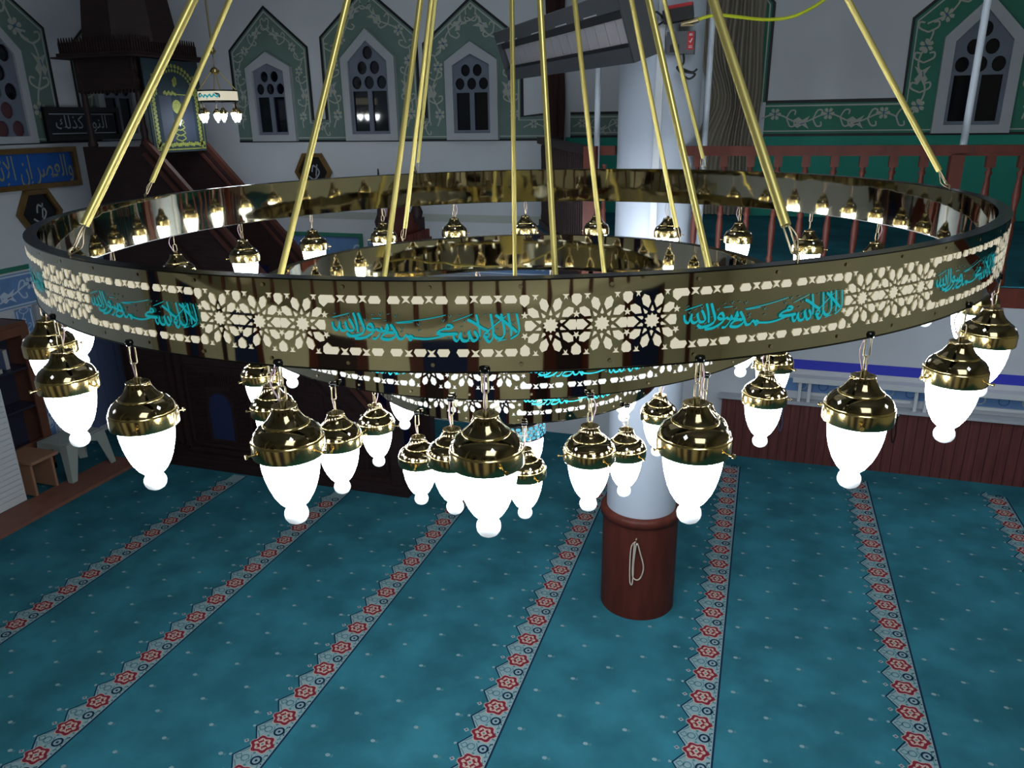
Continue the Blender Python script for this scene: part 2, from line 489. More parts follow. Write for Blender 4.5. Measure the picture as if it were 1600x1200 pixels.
# each upper window: centre x, frame half width, frame spring z, frame apex z, border half width, border spring z, border apex z
UP = [(-5.36, 0.285, 3.99, 4.15, 0.495, 4.18, 4.60), (-4.13, 0.315, 4.05, 4.33, 0.56, 4.27, 4.72), (-2.965, 0.285, 3.98, 4.16, 0.53, 4.16, 4.56),
      (1.63, 0.30, 4.02, 4.33, 0.555, 4.18, 4.66)]
# green border fields and their black outline
def border(mb, fnb, xs, valley, mi_g, mi_k, mi_p, left_end, right_end, sill, inset=0.035):
    top = [(left_end[0], left_end[1])]
    for (c, fh, fs_, fa, bh, bs, ba) in xs:
        top += [(c - bh, valley), (c - bh, bs), (c, ba), (c + bh, bs), (c + bh, valley)]
    top += [(right_end[0], right_end[1])]
    # pieces: below the valley line one long bar, then an arch field on each window
    mb.poly([(left_end[0], sill), (right_end[0], sill), (right_end[0], valley), (left_end[0], valley)], fnb(0.004), mi_g)
    for (c, fh, fs_, fa, bh, bs, ba) in xs:
        mb.poly([(c - bh, valley), (c + bh, valley), (c + bh, bs), (c, ba), (c - bh, bs)], fnb(0.004), mi_g)
    mb.ribbon(top, 0.026, fnb(0.006), mi_k)
    def inner(o):
        r = [(left_end[0], valley - o)]
        for (c, fh, fs_, fa, bh, bs, ba) in xs:
            r += [(c - bh + o, valley - o), (c - bh + o, bs - o * .6), (c, ba - o * 1.3), (c + bh - o, bs - o * .6), (c + bh - o, valley - o)]
        return r + [(right_end[0], valley - o)]
    mb.ribbon(inner(inset), 0.012, fnb(0.007), mi_p)
    mb.ribbon([(left_end[0], sill), (right_end[0], sill)], 0.024, fnb(0.0065), mi_k)
    mb.ribbon([(left_end[0], sill + inset), (right_end[0], sill + inset)], 0.01, fnb(0.0065), mi_p)
border(wf, FW, UP[:3], 3.44, 1, 2, 3, (-5.86, 3.44), (-2.16, 3.46), SILL)
border(wf, FW, [], 3.46, 1, 2, 3, (-1.93, 3.46), (-0.75, 3.46), 3.24)
border(wf, FW, UP[3:], 3.53, 6, 2, 3, (-0.075, 3.53), (XR, 3.53), 3.24)
def arch_scroll(mb, fnb, u, valley, mi, mib, ph=0):
    c, fh, fs_, fa, bh, bs, ba = u
    m = (fh + bh) / 2 + 0.005
    w = (bh - fh) * 0.95
    for sx in (-1, 1):
        scrollwork(mb, (fnb, 0.008), (c + sx * m, SILL + 0.14), (c + sx * m, (fs_ + bs) / 2 - .02), w, mi, mib, ph)
        scrollwork(mb, (fnb, 0.008), (c + sx * m, (fs_ + bs) / 2 + .02), (c + sx * 0.03, (fa + ba) / 2 + 0.03), w, mi, mib, ph + 1)
for u in UP: arch_scroll(wf, FW, u, 3.44, 4, 7, u[0])
for a, b in ((-4.83, -4.72), (-3.56, -3.5), (-2.42, -2.2), (-1.9, -0.8), (-0.1, 1.05), (2.25, XR)):
    zc = 3.335 if a < -1 else 3.385
    scrollwork(wf, (FW, 0.008), (a, zc), (b, zc), 0.19 if a < -1 else .22, 4, 7)
wf.poly([(-0.20, 3.53), (-0.075, 3.53), (-0.075, 4.36), (-0.20, 4.5)], FW(0.004), 6)
wf.ribbon([(-0.075, 3.53), (-0.075, 4.36), (-0.16, 4.46)], 0.026, FW(0.007), 2)
wf.ribbon([(-0.11, 3.50), (-0.11, 4.35), (-0.18, 4.44)], 0.012, FW(0.007), 3)
# grey painted line lower on the wall and blue stripe under the gallery
wf.poly([(-6.9, 2.36), (-2.1, 2.36), (-2.1, 2.44), (-6.9, 2.44)], FW(0.004), 3)
wf.poly([(0.05, 0.985), (XR, 0.985), (XR, 1.085), (0.05, 1.085)], FW(0.004), 8)
wf.poly([(0.05, 0.75), (XR, 0.75), (XR, 0.885), (0.05, 0.885)], FW(0.004), 9)
for i in range(24):
    x = 0.12 + i * 0.2
    wf.ribbon(circle(x, 0.818, 0.045, 10), 0.01, FW(0.006), 7 if i % 2 else 3, True)
struct(wf, 'wall_far', [M['wall'], M['frieze'], M['black_line'], M['pale_line'], M['scroll'], M['green_wall'], M['frieze_r'], M['scroll_blue'], M['stripe_blue'], M['tile']],
       'pale grey far wall with sage green painted borders round its arched windows', 'wall')

# ---- left wall
def LW(d):
    return lambda y, z: (XL + d, y, z)
wl = MB()
wl.box(XL - 0.2, YB - .2, -0.2, XL, YF, ZC + 0.2, 0)
UL = [(6.02, 0.36, 4.12, 4.52, 0.72, 4.36, 4.90), (7.62, 0.30, 4.0, 4.35, 0.60, 4.20, 4.72)]
def clipy(fn):
    return lambda y, z: fn(min(y, YF - 0.002), z)
border(wl, lambda d: clipy(LW(d)), UL, 3.44, 1, 2, 3, (0.5, 3.44), (YF - .01, 3.44), 3.25)
for u in UL: arch_scroll(wl, lambda d: clipy(LW(d)), u, 3.44, 4, 5, u[0])
wl.poly([(3.0, 2.02), (7.3, 2.02), (7.3, 2.07), (3.0, 2.07)], LW(0.01), 6)
struct(wl, 'wall_left', [M['wall'], M['frieze'], M['black_line'], M['pale_line'], M['scroll'], M['scroll_blue'], M['frieze_r']],
       'pale side wall behind the pulpit with green arched window borders', 'wall')
w = MB(); w.box(XR, YB - .2, -0.2, XR + 0.2, YF, ZC + 0.2)
struct(w, 'wall_right', M['wall_back'], 'plain cream wall on the right beyond the frame', 'wall')
w = MB(); w.box(XL, YB - 0.2, -0.2, XR, YB, ZC + 0.2)
for c in (-4.6, -2.0, 0.6, 3.2):
    w.poly([(c - .75, 3.2), (c + .75, 3.2), (c + .75, 4.4), (c, 5.2), (c - .75, 4.4)], lambda x, z: (x, YB + .004, z), 1)
    w.poly([(c - .5, 3.3), (c + .5, 3.3), (c + .5, 4.3), (c, 4.85), (c - .5, 4.3)], lambda x, z: (x, YB + .008, z), 0)
    w.poly([(c - .38, 3.4), (c + .38, 3.4), (c + .38, 4.2), (c, 4.6), (c - .38, 4.2)], lambda x, z: (x, YB + .012, z), 2)
    w.poly([(c - .5, 1.2), (c + .5, 1.2), (c + .5, 2.6), (c - .5, 2.6)], lambda x, z: (x, YB + .012, z), 2)
w.box(XL, YB, 0, XR, YB + .03, 1.0, 3)
struct(w, 'wall_back', [M['wall_back'], M['frieze'], M['pane'], M['wood_wain']], 'cream wall behind the viewer, seen only mirrored in the brass rings', 'wall')
w = MB(); w.box(XL - .2, YB - .2, ZC, XR + .2, YF + .2, ZC + 0.2)
struct(w, 'ceiling', M['ceiling'], 'plain pale ceiling high above the chandelier', 'ceiling')

# ---- upper windows
def glazing(root, c, fh, fs_, fa, sill, fnw, red=False, pr=0.0):
    """surround, tracery with round holes, two tall lights, dark glass; fnw(u, v, d) maps to the wall, d = out of wall"""
    o = 0.085
    outline = [(c - fh, sill), (c + fh, sill), (c + fh, fs_), (c, fa), (c - fh, fs_)]
    k = (fa - fs_) / fh
    inn = [(c - fh + o, sill + o * .8), (c + fh - o, sill + o * .8), (c + fh - o, fs_ - o * .45), (c, fa - o * 1.35), (c - fh + o, fs_ - o * .45)]
    plate('window_frame', outline, [inn], lambda u, v, d: fnw(u, v, 0.03 + d), 0.06, M['win_frame'], root)
    a, b, s0, sp, ap = c - fh + o, c + fh - o, sill + o * .8, fs_ - o * .45, fa - o * 1.35
    holes = []
    mid = s0 + (sp - s0) * 0.60
    wd = (b - a)
    if not red:
        holes.append([(a + .03, s0 + .03), (c - .025, s0 + .03), (c - .025, mid), (a + .03, mid)])
        holes.append([(c + .025, s0 + .03), (b - .03, s0 + .03), (b - .03, mid), (c + .025, mid)])
        zz = mid + 0.085
    else:
        zz = s0 + 0.07
    r = wd * 0.125; row = 0
    while zz < ap - 0.06:
        n = 3 if row % 2 == 0 else 2
        for i in range(n):
            x = c + (i - (n - 1) / 2) * wd * 0.32
            lim = sp + (ap - sp) * (1 - abs(x - c) / (wd / 2)) - 0.02
            if zz + r * 1.1 < lim: holes.append(circle(x, zz, r, 14, 0, 1.15))
        zz += r * 2.55; row += 1
    plate('window_tracery', [(a, s0), (b, s0), (b, sp), (c, ap), (a, sp)], holes, lambda u, v, d: fnw(u, v, 0.024 + d), 0.018, M['lattice'], root)
    mb = MB(); mb.poly([(a, s0), (b, s0), (b, sp), (c, ap), (a, sp)], lambda u, v: fnw(u, v, 0.0095))
    mb.build('glass_pane', M['pane'], root)
    if red:
        mb = MB()
        for h in holes[:6]:
            mb.poly([((p[0] - sum(q[0] for q in h) / len(h)) * .97 + sum(q[0] for q in h) / len(h), p[1]) for p in h], lambda u, v: fnw(u, v, 0.012))
        mb.build('stained_glass', M['stained'], root)
names = ['small arched window left of the tall centre window, above the pulpit stairs', 'tallest arched window on the far wall, showing mirrored lamps in its glass',
         'arched window beside the radiant heater on the far wall', 'arched window above the gallery rail at far right']
for i, u in enumerate(UP):
    t = thing('window_%d' % (i + 1), names[i], 'window', (u[0], YF, SILL), kind='structure')
    glazing(t, u[0], u[1], u[2], u[3], SILL + (.03 if i == 3 else 0), lambda x, z, d: (x, YF - d, z))
for i, u in enumerate(UL):
    t = thing('window_%d' % (i + 5), ['side wall window with round ruby stained glass holes at left edge', 'side wall window half hidden behind the pulpit kiosk'][i], 'window', (XL, u[0], 3.25), kind='structure')
    glazing(t, u[0] if i == 0 else 7.55, u[1] if i == 0 else .3, u[2], u[3], 3.25, lambda y, z, d: (XL + d, y, z), red=(i == 0))
# ---- lower far window with diamond lattice
def low_window(idx, label, a, b, z0, z1, fn, nx, nz, m_bar):
    t = thing('window_%d' % idx, label, 'window', fn(a, z0, 0), kind='structure')
    mb = MB(); mb.poly([(a, z0), (b, z0), (b, z1), (a, z1)], lambda u, v: fn(u, v, 0.012)); mb.build('glass_pane', M['pane'], t)
    mb = MB()
    F = lambda u, v: fn(u, v, 0.03)
    for i in range(nx):
        for j in range(nz):
            x = a + (b - a) * (i + .5) / nx; z = z0 + (z1 - z0) * (j + .5) / nz
            d = 0.055
            mb.ribbon([(x - d, z), (x, z + d), (x + d, z), (x, z - d)], 0.016, F, 0, True)
            hw = (b - a) / nx / 2; hz = (z1 - z0) / nz / 2
            for s in (-1, 1):
                mb.ribbon([(x + s * d, z), (x + s * hw, z)], 0.014, F)
                mb.ribbon([(x, z + s * d), (x, z + s * hz)], 0.014, F)
    mb.build('window_lattice', m_bar, t)
    plate('window_frame', [(a - .07, z0 - .07), (b + .07, z0 - .07), (b + .07, z1 + .07), (a - .07, z1 + .07)], [[(a, z0), (b, z0), (b, z1), (a, z1)]],
          lambda u, v, d: fn(u, v, 0.03 + d), 0.05, M['win_frame'], t)
    return t
low_window(7, 'low latticed window on the far wall seen between the two upper rings', -3.9, -2.35, 0.55, 1.72, lambda x, z, d: (x, YF - d, z), 6, 5, M['lattice'])
t = low_window(8, 'low latticed window in the side wall beside the glazed cabinet', 6.0, 6.95, 0.45, 1.58, lambda y, z, d: (XL + d, y, z), 3, 4, M['lattice'])
mb = MB()
for y in (6.12, 6.36, 6.60, 6.84): mb.box(XL + .045, y - .03, 0.10, XL + .085, y + .03, 1.2)
mb.box(XL + .04, 6.0, .1, XL + .06, 6.9, 1.15)
mb.build('shutter', M['door_blue'], t)
# tile surrounds
def tile_panel(name, label, rects, fn):
    mb = MB()
    for (a, b, z0, z1) in rects:
        mb.poly([(a, z0), (b, z0), (b, z1), (a, z1)], fn(0.01), 0, 0.0)
        mb.ribbon([(a + .02, z0 + .02), (b - .02, z0 + .02), (b - .02, z1 - .02), (a + .02, z1 - .02)], 0.012, fn(0.012), 1, True)
        if b - a > z1 - z0: scrollwork(mb, (fn, 0.013), (a + .05, (z0 + z1) / 2), (b - .05, (z0 + z1) / 2), (z1 - z0) * .8, 1, 2)
        else: scrollwork(mb, (fn, 0.013), ((a + b) / 2, z0 + .05), ((a + b) / 2, z1 - .05), (b - a) * .8, 1, 2)
    return struct(mb, name, [M['tile'], M['tile_line'], M['tile_dark']], label, 'tile surround')
tile_panel('trim_1', 'blue floral tiles framing the low side wall window', [(5.2, 7.3, 1.66, 2.0), (5.72, 5.92, 0.1, 1.64), (7.03, 7.28, 0.1, 1.64)], LW)
tile_panel('trim_2', 'blue floral tiles framing the low far window', [(-4.3, -2.0, 1.8, 2.12), (-4.25, -3.98, 0.3, 1.78), (-2.27, -2.02, 0.3, 1.78)], FW)

# ---- wooden step edge on the left
mb = MB(); mb.box(-6.46, YB + .1, 0.0, -6.10, 5.9, 0.035)
struct(mb, 'trim_3', M['wood_brown'], 'brown wooden strip crossing the carpet beside the side wall', 'floor strip')
# ---- dark wainscot under the gallery
mb = MB(); mb.box(-0.25, YF - 0.10, 0.0, XR, YF, 0.64, 0)
mb.box(-0.28, YF - 0.13, 0.64, XR, YF, 0.67, 1)
for i in range(60):
    x = -0.2 + i * 0.09
    mb.box(x, YF - 0.104, 0.0, x + 0.004, YF - .1, 0.64, 2)
struct(mb, 'trim_4', [M['wood_wain'], M['win_frame'], M['wood_dark']], 'dark red wood panelling along the foot of the far wall', 'wainscot')

# =================================================================== COLUMN
CX, CY = -0.66, 4.96
t = thing('column', 'tall white round column standing in the carpet before the gallery', 'column', (CX, CY, 0))
mb = MB(); mb.lathe([(0.243, 0.79), (0.243, 2.36), (0.243, ZC - .01)], (CX, CY, 0), 48); mb.build('shaft', M['column'], t)
mb = MB(); mb.lathe([(0.268, 0.0), (0.268, 0.74)], (CX, CY, 0), 48); wn = mb.build('wainscot', M['wood_mid'], t)
mb = MB(); mb.lathe([(0.27, 0.735), (0.285, 0.74), (0.285, 0.785), (0.27, 0.80), (0.243, 0.80)], (CX, CY, 0), 48); mb.build('cap_moulding', M['wood_mid'], t)
# cable trunking on the shaft
mb = MB(); mb.box(CX + .01, CY - .262, 2.6, CX + .05, CY - .236, 4.9); mb.build('cable_trunking', M['white'], t)
# hook and rope
mb = MB(); hx, hy = CX + 0.02, CY - 0.268
mb.tube([(hx, hy, 0.665), (hx, hy - 0.03, 0.66), (hx, hy - .04, 0.68)], 0.006, 6); mb.build('hook', M['chain'], t)
mb = MB()
p = [(hx - .005, hy - .032, .655), (hx - .035, hy - .02, .60), (hx - .04, hy - .012, .45), (hx - .035, hy - .012, .32), (hx - .02, hy - .014, .30), (hx - .015, hy - .014, .36),
     (hx - .012, hy - .018, .5), (hx + .005, hy - .034, .645), (hx + .03, hy - .02, .56), (hx + .055, hy - .012, .45), (hx + .035, hy - .012, .36), (hx + .0, hy - .014, .345), (hx - .02, hy - .016, .40), (hx - .012, hy - .03, .64)]
mb.tube(smooth_path(p, 5), 0.005, 6)
tag(mb.build('rope', M['rope']), 'looped beige cord hanging from the hook on the column', 'rope')

# =================================================================== GALLERY
GZ = 2.49
gA = (-1.04, 4.85); gB = (-1.90, 6.75)
notch = [(CX - .26, 4.80)] + [(CX + 0.26 * math.cos(PI - PI * i / 12), CY + 0.26 * math.sin(PI - PI * i / 12)) for i in range(13)] + [(CX + .26, 4.80)]
deck = [(gA[0], 4.80)] + notch + [(XR, 4.80), (XR, YF - .005), (-1.98, YF - .005), (gB[0] - .05, gB[1])]
mb = MB()
mb.poly(deck, lambda x, y: (x, y, 2.38), 1, 0.11, (0, 0, 1))
mb.poly([(p[0], p[1] + (.02 if i < 16 else 0)) for i, p in enumerate(deck)], lambda x, y: (x, y, GZ + .001), 0, 0.008, (0, 0, 1))
gd = mb.build('gallery_deck', [M['carpet'], M['wood_mid']])
tag(gd, 'carpeted gallery floor with a brown wooden edge behind the column', 'gallery', kind='structure')
t = thing('gallery_railing', 'reddish turned wood balustrade along the gallery edge', 'railing', (1.2, 4.85, GZ))
RT = 3.245
mb = MB()
for a, b in ((gA[0] + .04, CX - .245), (CX + .10, XR - .01)):
    mb.box(a, 4.80, RT - 0.05, b, 4.72 if a > -.9 else 4.80 + .09, RT) if False else mb.box(a, 4.73 if a > -.9 else 4.82, RT - 0.04, b, 4.79 if a > -.9 else 4.88, RT)
    mb.box(a, 4.74 if a > -.9 else 4.83, RT - .055, b, 4.78 if a > -.9 else 4.87, RT - .04)
mb.build('handrail', M['wood_mid'], t)
RY = 4.76
def baluster_profile(h):
    pr = [(0.012, .0), (.024, .005), (.024, .06), (.014, .075), (.021, .10), (.012, .12), (.018, .20), (.020, .28), (.014, .33), (.021, .345), (.014, .36), (.013, .40), (.021, .46), (.012, .56), (.020, .575), (.012, .59), (.017, .61)]
    return [(r, z * h / .66) for r, z in pr]
H_B = RT - .062 - GZ
proto = None
xs_b = [-0.55, -0.40, -0.25, -0.10, 0.05, 0.20, 0.35, 0.50, 0.65, 0.80, 1.12, 1.27, 1.42, 1.57, 1.72, 1.87]
for x in xs_b:
    if proto is None:
        mb = MB(); mb.lathe(baluster_profile(H_B), (x, 4.815, GZ + .008), 12)
        mb.box(x - .022, 4.793, RT - .115, x + .022, 4.837, RT - .055)
        proto = mb.build('baluster', M['wood_mid'], t); x00 = x
    else:
        c = proto.copy(); COL.objects.link(c); c.parent = t; c.location = (x - x00, 0, 0)
# the balusters stand under the rail
for o in t.children:
    if o.name.startswith('handrail'): o.location.y = 0.055
mb = MB(); mb.box(0.955 - .03, 4.78, GZ + .008, 0.955 + .035, 4.85, RT - .05); mb.build('newel_post', M['wood_mid'], t)
mb = MB(); mb.lathe(baluster_profile(H_B), (-0.965, 4.85, GZ + .008), 12); mb.build('baluster', M['wood_mid'], t)
# slanted side balustrade
t2 = thing('side_balustrade', 'dark picket balustrade slanting back from the gallery corner', 'railing', (gA[0], gA[1], GZ))
mb = MB(); mb.box(gA[0] - .045, gA[1] - .05, 2.30, gA[0] + .03, gA[1] + .03, RT + .0); mb.build('corner_post', M['wood_mid'], t2)
a = Vector((gA[0] - .02, gA[1] + .04, 0)); b = Vector((gB[0], gB[1], 0))
mb = MB(); mb.beam(a + Vector((0, 0, RT - .03)), b + Vector((0, 0, RT - .01)), .08, .05); mb.build('handrail', M['wood_dark'], t2)
mb = MB(); mb.beam(a + Vector((0, 0, GZ + .04)), b + Vector((0, 0, GZ + .04)), .05, .06); mb.beam(a + Vector((0, 0, 2.33)), b + Vector((0, 0, 2.33)), .06, .18); mb.build('bottom_rail', M['wood_dark'], t2)
pk = None
for i in range(26):
    p = a.lerp(b, (i + .5) / 26)
    if pk is None:
        mb = MB(); mb.lathe([(.010, 0), (.014, .03), (.008, .08), (.013, .3), (.008, .5), (.012, .60), (.010, .64)], (p.x, p.y, GZ + .065), 8); pk = mb.build('picket', M['wood_dark'], t2); p0 = p.copy()
    else:
        c = pk.copy(); COL.objects.link(c); c.parent = t2; c.location = p - p0
mb = MB(); pts = []
for i in range(9):
    aa = PI * 0.5 * i / 8
    pts.append((gB[0] + .02 - 0.10 * math.sin(aa), gB[1] + .0 + 0.9 * (1 - math.cos(aa)) * 1.0))
mb.ribbon(pts, 0.04, lambda x, y: (x, y, RT))
for i in range(8):
    (x0, y0), (x1, y1) = pts[i], pts[i + 1]
    mb.add([(x0, y0, 2.25), (x1, y1, 2.25), (x1, y1, RT), (x0, y0, RT), (x0 + .04, y0, 2.25), (x1 + .04, y1, 2.25), (x1 + .04, y1, RT), (x0 + .04, y0, RT)],
           [(0, 1, 2, 3), (7, 6, 5, 4), (3, 2, 6, 7), (0, 4, 5, 1)], 0, True)
mb.build('curved_panel', M['wood_dark'], t2)

# curtain behind the gallery
def curtain(name, x0, x1, z0, z1, y, folds, amp, m, label, pinch=None):
    mb = MB(); nx, nz = folds * 8, 22; vs = []
    for layer in (0, 1):
        for j in range(nz + 1):
            z = z0 + (z1 - z0) * j / nz
            for i in range(nx + 1):
                u = i / nx
                a_ = x0 + .16 * math.exp(-((z - 3.55) / .28) ** 2) if pinch else x0
                x = a_ + (x1 - a_) * u + .012 * math.sin(5 * z + 9 * u)
                yy = y - amp * (0.5 + .5 * math.sin(2 * PI * folds * u + .6 * math.sin(2.3 * z))) * (1 + .4 * math.sin(7 * u + z)) + layer * .006
                vs.append((x, yy, z))
    fs = []; N = (nx + 1) * (nz + 1)
    for j in range(nz):
        for i in range(nx):
            q = j * (nx + 1) + i
            fs.append((q, q + 1, q + nx + 2, q + nx + 1)); fs.append((N + q, N + q + nx + 1, N + q + nx + 2, N + q + 1))
    mb.add(vs, fs, 0, True)
    return tag(mb.build(name, m), label, 'curtain')
curtain('curtain', -0.72, -0.13, GZ + .02, 4.9, YF - .03, 8, .08, M['cloth'], 'gathered grey brown curtain hanging beside the white column', True)
curtain('curtain', -2.17, -1.98, GZ + .02, 4.6, YF - .06, 2, .03, M['maroon'], 'narrow dark maroon curtain under the radiant heater')
for x, y, z0, z1, lab in ((-1.07, 5.12, GZ + .012, ZC - .01, 'white pole behind the rail at the gallery corner'), (-0.39, 5.1, GZ + .012, ZC - .01, 'white pole close beside the right side of the column'),
                  (1.02, 5.02, GZ + .012, ZC - .01, 'white pole crossing in front of the far right arched window')):
    mb = MB(); mb.lathe([(.019, z0), (.019, z1)], (x, y, 0), 12); mb.lathe([(.035, z0), (.035, z0 + .012)], (x, y, 0), 12)
    tag(mb.build('pole', M['white_pipe']), lab, 'pole')

# radiant heater hung in front of the column
hA = Vector((-0.752, 4.38, 3.861)); hB = Vector((-2.03, 6.157, 3.879))
hd = (hB - hA).normalized(); hn = Vector((0, 0, 1)).cross(hd).normalized()
if hn.y > 0: hn = -hn
hn = (hn + Vector((0, 0, -.35))).normalized(); hu = hd.cross(hn).normalized()
if hu.z < 0: hu = -hu
def HP(s, v, d): return hA + hd * s + hu * v + hn * d
t = thing('radiant_heater', 'long grey radiant heater with white ceramic tiles mounted at the column', 'heater', tuple(hA))
L = (hB - hA).length
mb = MB(); mb.beam(tuple(hA + hd * .12 - hn * .09), (CX - .12, CY - .212, 3.88), .04, .03); mb.beam(tuple(hA + hd * .42 - hn * .09), (CX - .238, CY - .05, 3.88), .04, .03); mb.build('bracket', M['steel'], t)
def hbox(mb, s0, s1, v0, v1, d0, d1, mi=0):
    vs = [HP(s, v, d) for s in (s0, s1) for v in (v0, v1) for d in (d0, d1)]
    mb.add(vs, [(0, 1, 3, 2), (4, 6, 7, 5), (0, 4, 5, 1), (2, 3, 7, 6), (0, 2, 6, 4), (1, 5, 7, 3)], mi)
mb = MB(); hbox(mb, 0, L, .09, .18, -.10, .03); hbox(mb, 0, L, -.18, -.10, -.10, .03); hbox(mb, 0, L, -.18, .18, -.12, -.10); hbox(mb, -.01, .01, -.18, .18, -.12, .03); hbox(mb, L - .01, L + .01, -.18, .18, -.12, .03)
mb.build('housing', M['steel'], t)
mb = MB(); hbox(mb, .02, L - .02, .045, .09, -.05, .005); hbox(mb, .02, L - .02, -.10, -.085, -.05, .005); mb.build('slot', M['steel_dark'], t)
tp = None; nt_ = 15
for i in range(nt_):
    s = .03 + (L - .06) * i / nt_; ds = (L - .06) / nt_ - .008
    if tp is None:
        mb = MB(); hbox(mb, s, s + ds, -.083, .043, -.05, -.005); tp = mb.build('burner_tile', M['ceramic'], t); s00 = s
    else:
        c = tp.copy(); COL.objects.link(c); c.parent = t; c.location = hd * (s - s00)
for s in (.3, .75, 1.2, 1.7, 2.0):
    mb = MB(); hbox(mb, s, s + .18, .094, .10, .03, .034); mb.build('clip', M['white'], t)
# gas fittings between heater and column, and control box on the shaft
bx, by = CX + .14, CY - .27
t = thing('control_box', 'grey control box with a red label on the column', 'control box', (bx, by, 3.78))
mb = MB(); mb.box(bx - .075, by - .03, 3.735, bx + .075, by + .04, 3.85); mb.build('case', M['steel'], t)
mb = MB(); mb.box(bx - .055, by - .034, 3.745, bx - .005, by - .03, 3.785); mb.build('dark_window', M['black'], t)
mb = MB(); mb.box(bx + .038, by - .034, 3.755, bx + .072, by - .03, 3.845); lb = mb.build('red_label', M['red'], t)
mb = MB(); F = lambda x, z: (bx + .055 + x, by - .036, 3.80 + z)
mb.ribbon([(-.008, 0), (-.002, -.008), (.009, .012)], .004, F)
for z, wd in ((.034, .016), (.028, .02), (-.026, .018), (-.034, .02)): mb.ribbon([(-wd / 2, z), (wd / 2, z)], .003, F)
mb.build('tick_mark', M['white'], lb); 
t = thing('gas_valve', 'black and red gas valve with a steel fitting above the control box', 'valve', (bx, by, 3.9))
mb = MB(); mb.box(bx - .10, by - .05, 3.90, bx + .06, by + .03, 3.965, rot=Matrix.Rotation(-.12, 3, 'Y')); mb.build('valve_body', M['black'], t)
mb = MB(); mb.box(bx - .08, by - .045, 3.967, bx + .055, by + .02, 3.985, rot=Matrix.Rotation(-.12, 3, 'Y')); mb.build('red_cover', M['red'], t)
mb = MB(); mb.tube([(bx + .0, by - .03, 3.885), (bx + .07, by - .03, 3.90), (bx + .09, by - .03, 3.905)], .016, 10); mb.box(bx - .0, by - .05, 3.872, bx + .07, by - .03, 3.88); mb.build('steel_fitting', M['chain'], t)
mb = MB()
mb.tube(smooth_path([(bx - .10, by - .02, 3.92), (bx - .14, by - .05, 3.95), (bx - .17, by - .05, 3.88), (bx - .13, by - .06, 3.83), (bx - .20, by - .04, 3.85), (bx - .24, by - .03, 3.80)], 5), .006, 6)
mb.tube(smooth_path([(bx - .10, by - .03, 3.90), (bx - .15, by - .06, 3.86), (bx - .12, by - .06, 3.80), (bx - .19, by - .05, 3.79)], 5), .005, 6)
mb.build('loose_wire', M['black'], t)
mb = MB(); mb.tube(smooth_path([(bx + .02, by - .03, 3.735), (bx + .025, by - .04, 3.69), (bx - .0, by - .04, 3.66), (bx + .04, by - .05, 3.64), (bx + .09, by - .04, 3.63), (bx + .06, by - .05, 3.605), (bx + .02, by - .04, 3.63), (bx - .01, by - .04, 3.67), (bx + .07, by - .045, 3.64), (bx + .10, by - .04, 3.655)], 5), .006, 6)
tag(mb.build('cable', M['black']), 'knotted black cable dangling below the control box', 'cable')
mb = MB(); mb.tube(smooth_path([(bx + .09, by - .03, 3.905), (bx + .2, by - .03, 3.92), (bx + .45, by + .1, 3.90), (bx + .62, by + .15, 3.93), (bx + .78, by + .2, 4.05), (bx + .88, by + .2, 4.3)], 8), .009, 8)
tag(mb.build('hose', M['yellow_hose']), 'yellow gas hose curving from the valve towards the ceiling', 'hose')

# =================================================================== PULPIT (minbar)
Y0, Y1 = 6.0, 6.78
t = thing('pulpit', 'dark carved wooden mosque pulpit with kiosk tower, stairs and gateway', 'pulpit', (-4.6, 6.4, 0))
RS = -1.08
def zr(x): return 3.27 + (x + 5.47) * RS
WD = M['wood_dark']
mb = MB()
side = [(-6.2, .12), (-3.12, .12), (-3.12, zr(-3.12) - .06), (-5.47, zr(-5.47) - .55), (-5.47, 2.75), (-6.2, 2.75)]
side = [(-6.2, .12), (-3.12, .12), (-3.12, zr(-3.12) - .05), (-5.47, zr(-5.47) - .05), (-6.2, zr(-5.47) - .05)]
for y in (Y0, Y1 - .05):
    mb = MB(); mb.poly(side, lambda x, z, y=y: (x, y, z), 0, .05, (0, 1, 0)); mb.build('side_panel', WD, t)
mb = MB(); mb.box(-6.22, Y0 - .04, 0, -3.0, Y1 + .04, .12); mb.box(-6.22, Y0 - .02, .12, -3.05, Y0, .16); mb.build('plinth', WD, t)
for y in (Y0 + .01, Y1 - .01):
    mb = MB(); mb.beam((-5.47, y, zr(-5.47)), (-3.12, y, zr(-3.12)), .05, .05)
    mb.beam((-5.47, y - .04, zr(-5.47) - .11), (-3.12, y - .04, zr(-3.12) - .11), .03, .03)
    mb.build('handrail', M['wood_rail'], t)
mb = MB(); n = 11
for i in range(n):
    xa = -5.45 + i * 0.212; zt_ = 2.45 - i * .215
    if zt_ > .14: mb.box(xa, Y0 + .05, .12, xa + .212, Y1 - .05, zt_)
mb.box(-6.2, Y0 + .05, 2.3, -5.45, Y1 - .05, 2.45)
mb.build('steps', WD, t)
mb = MB()
for i in range(n):
    xa = -5.45 + i * 0.212; zt_ = 2.45 - i * .215
    if zt_ > .14:
        mb.box(xa, Y0 + .07, zt_, xa + .214, Y1 - .07, zt_ + .008)
        mb.box(xa + .205, Y0 + .07, zt_ - .215, xa + .222, Y1 - .07, zt_ + .008)
mb.build('stair_carpet', M['navy_carpet'], t)
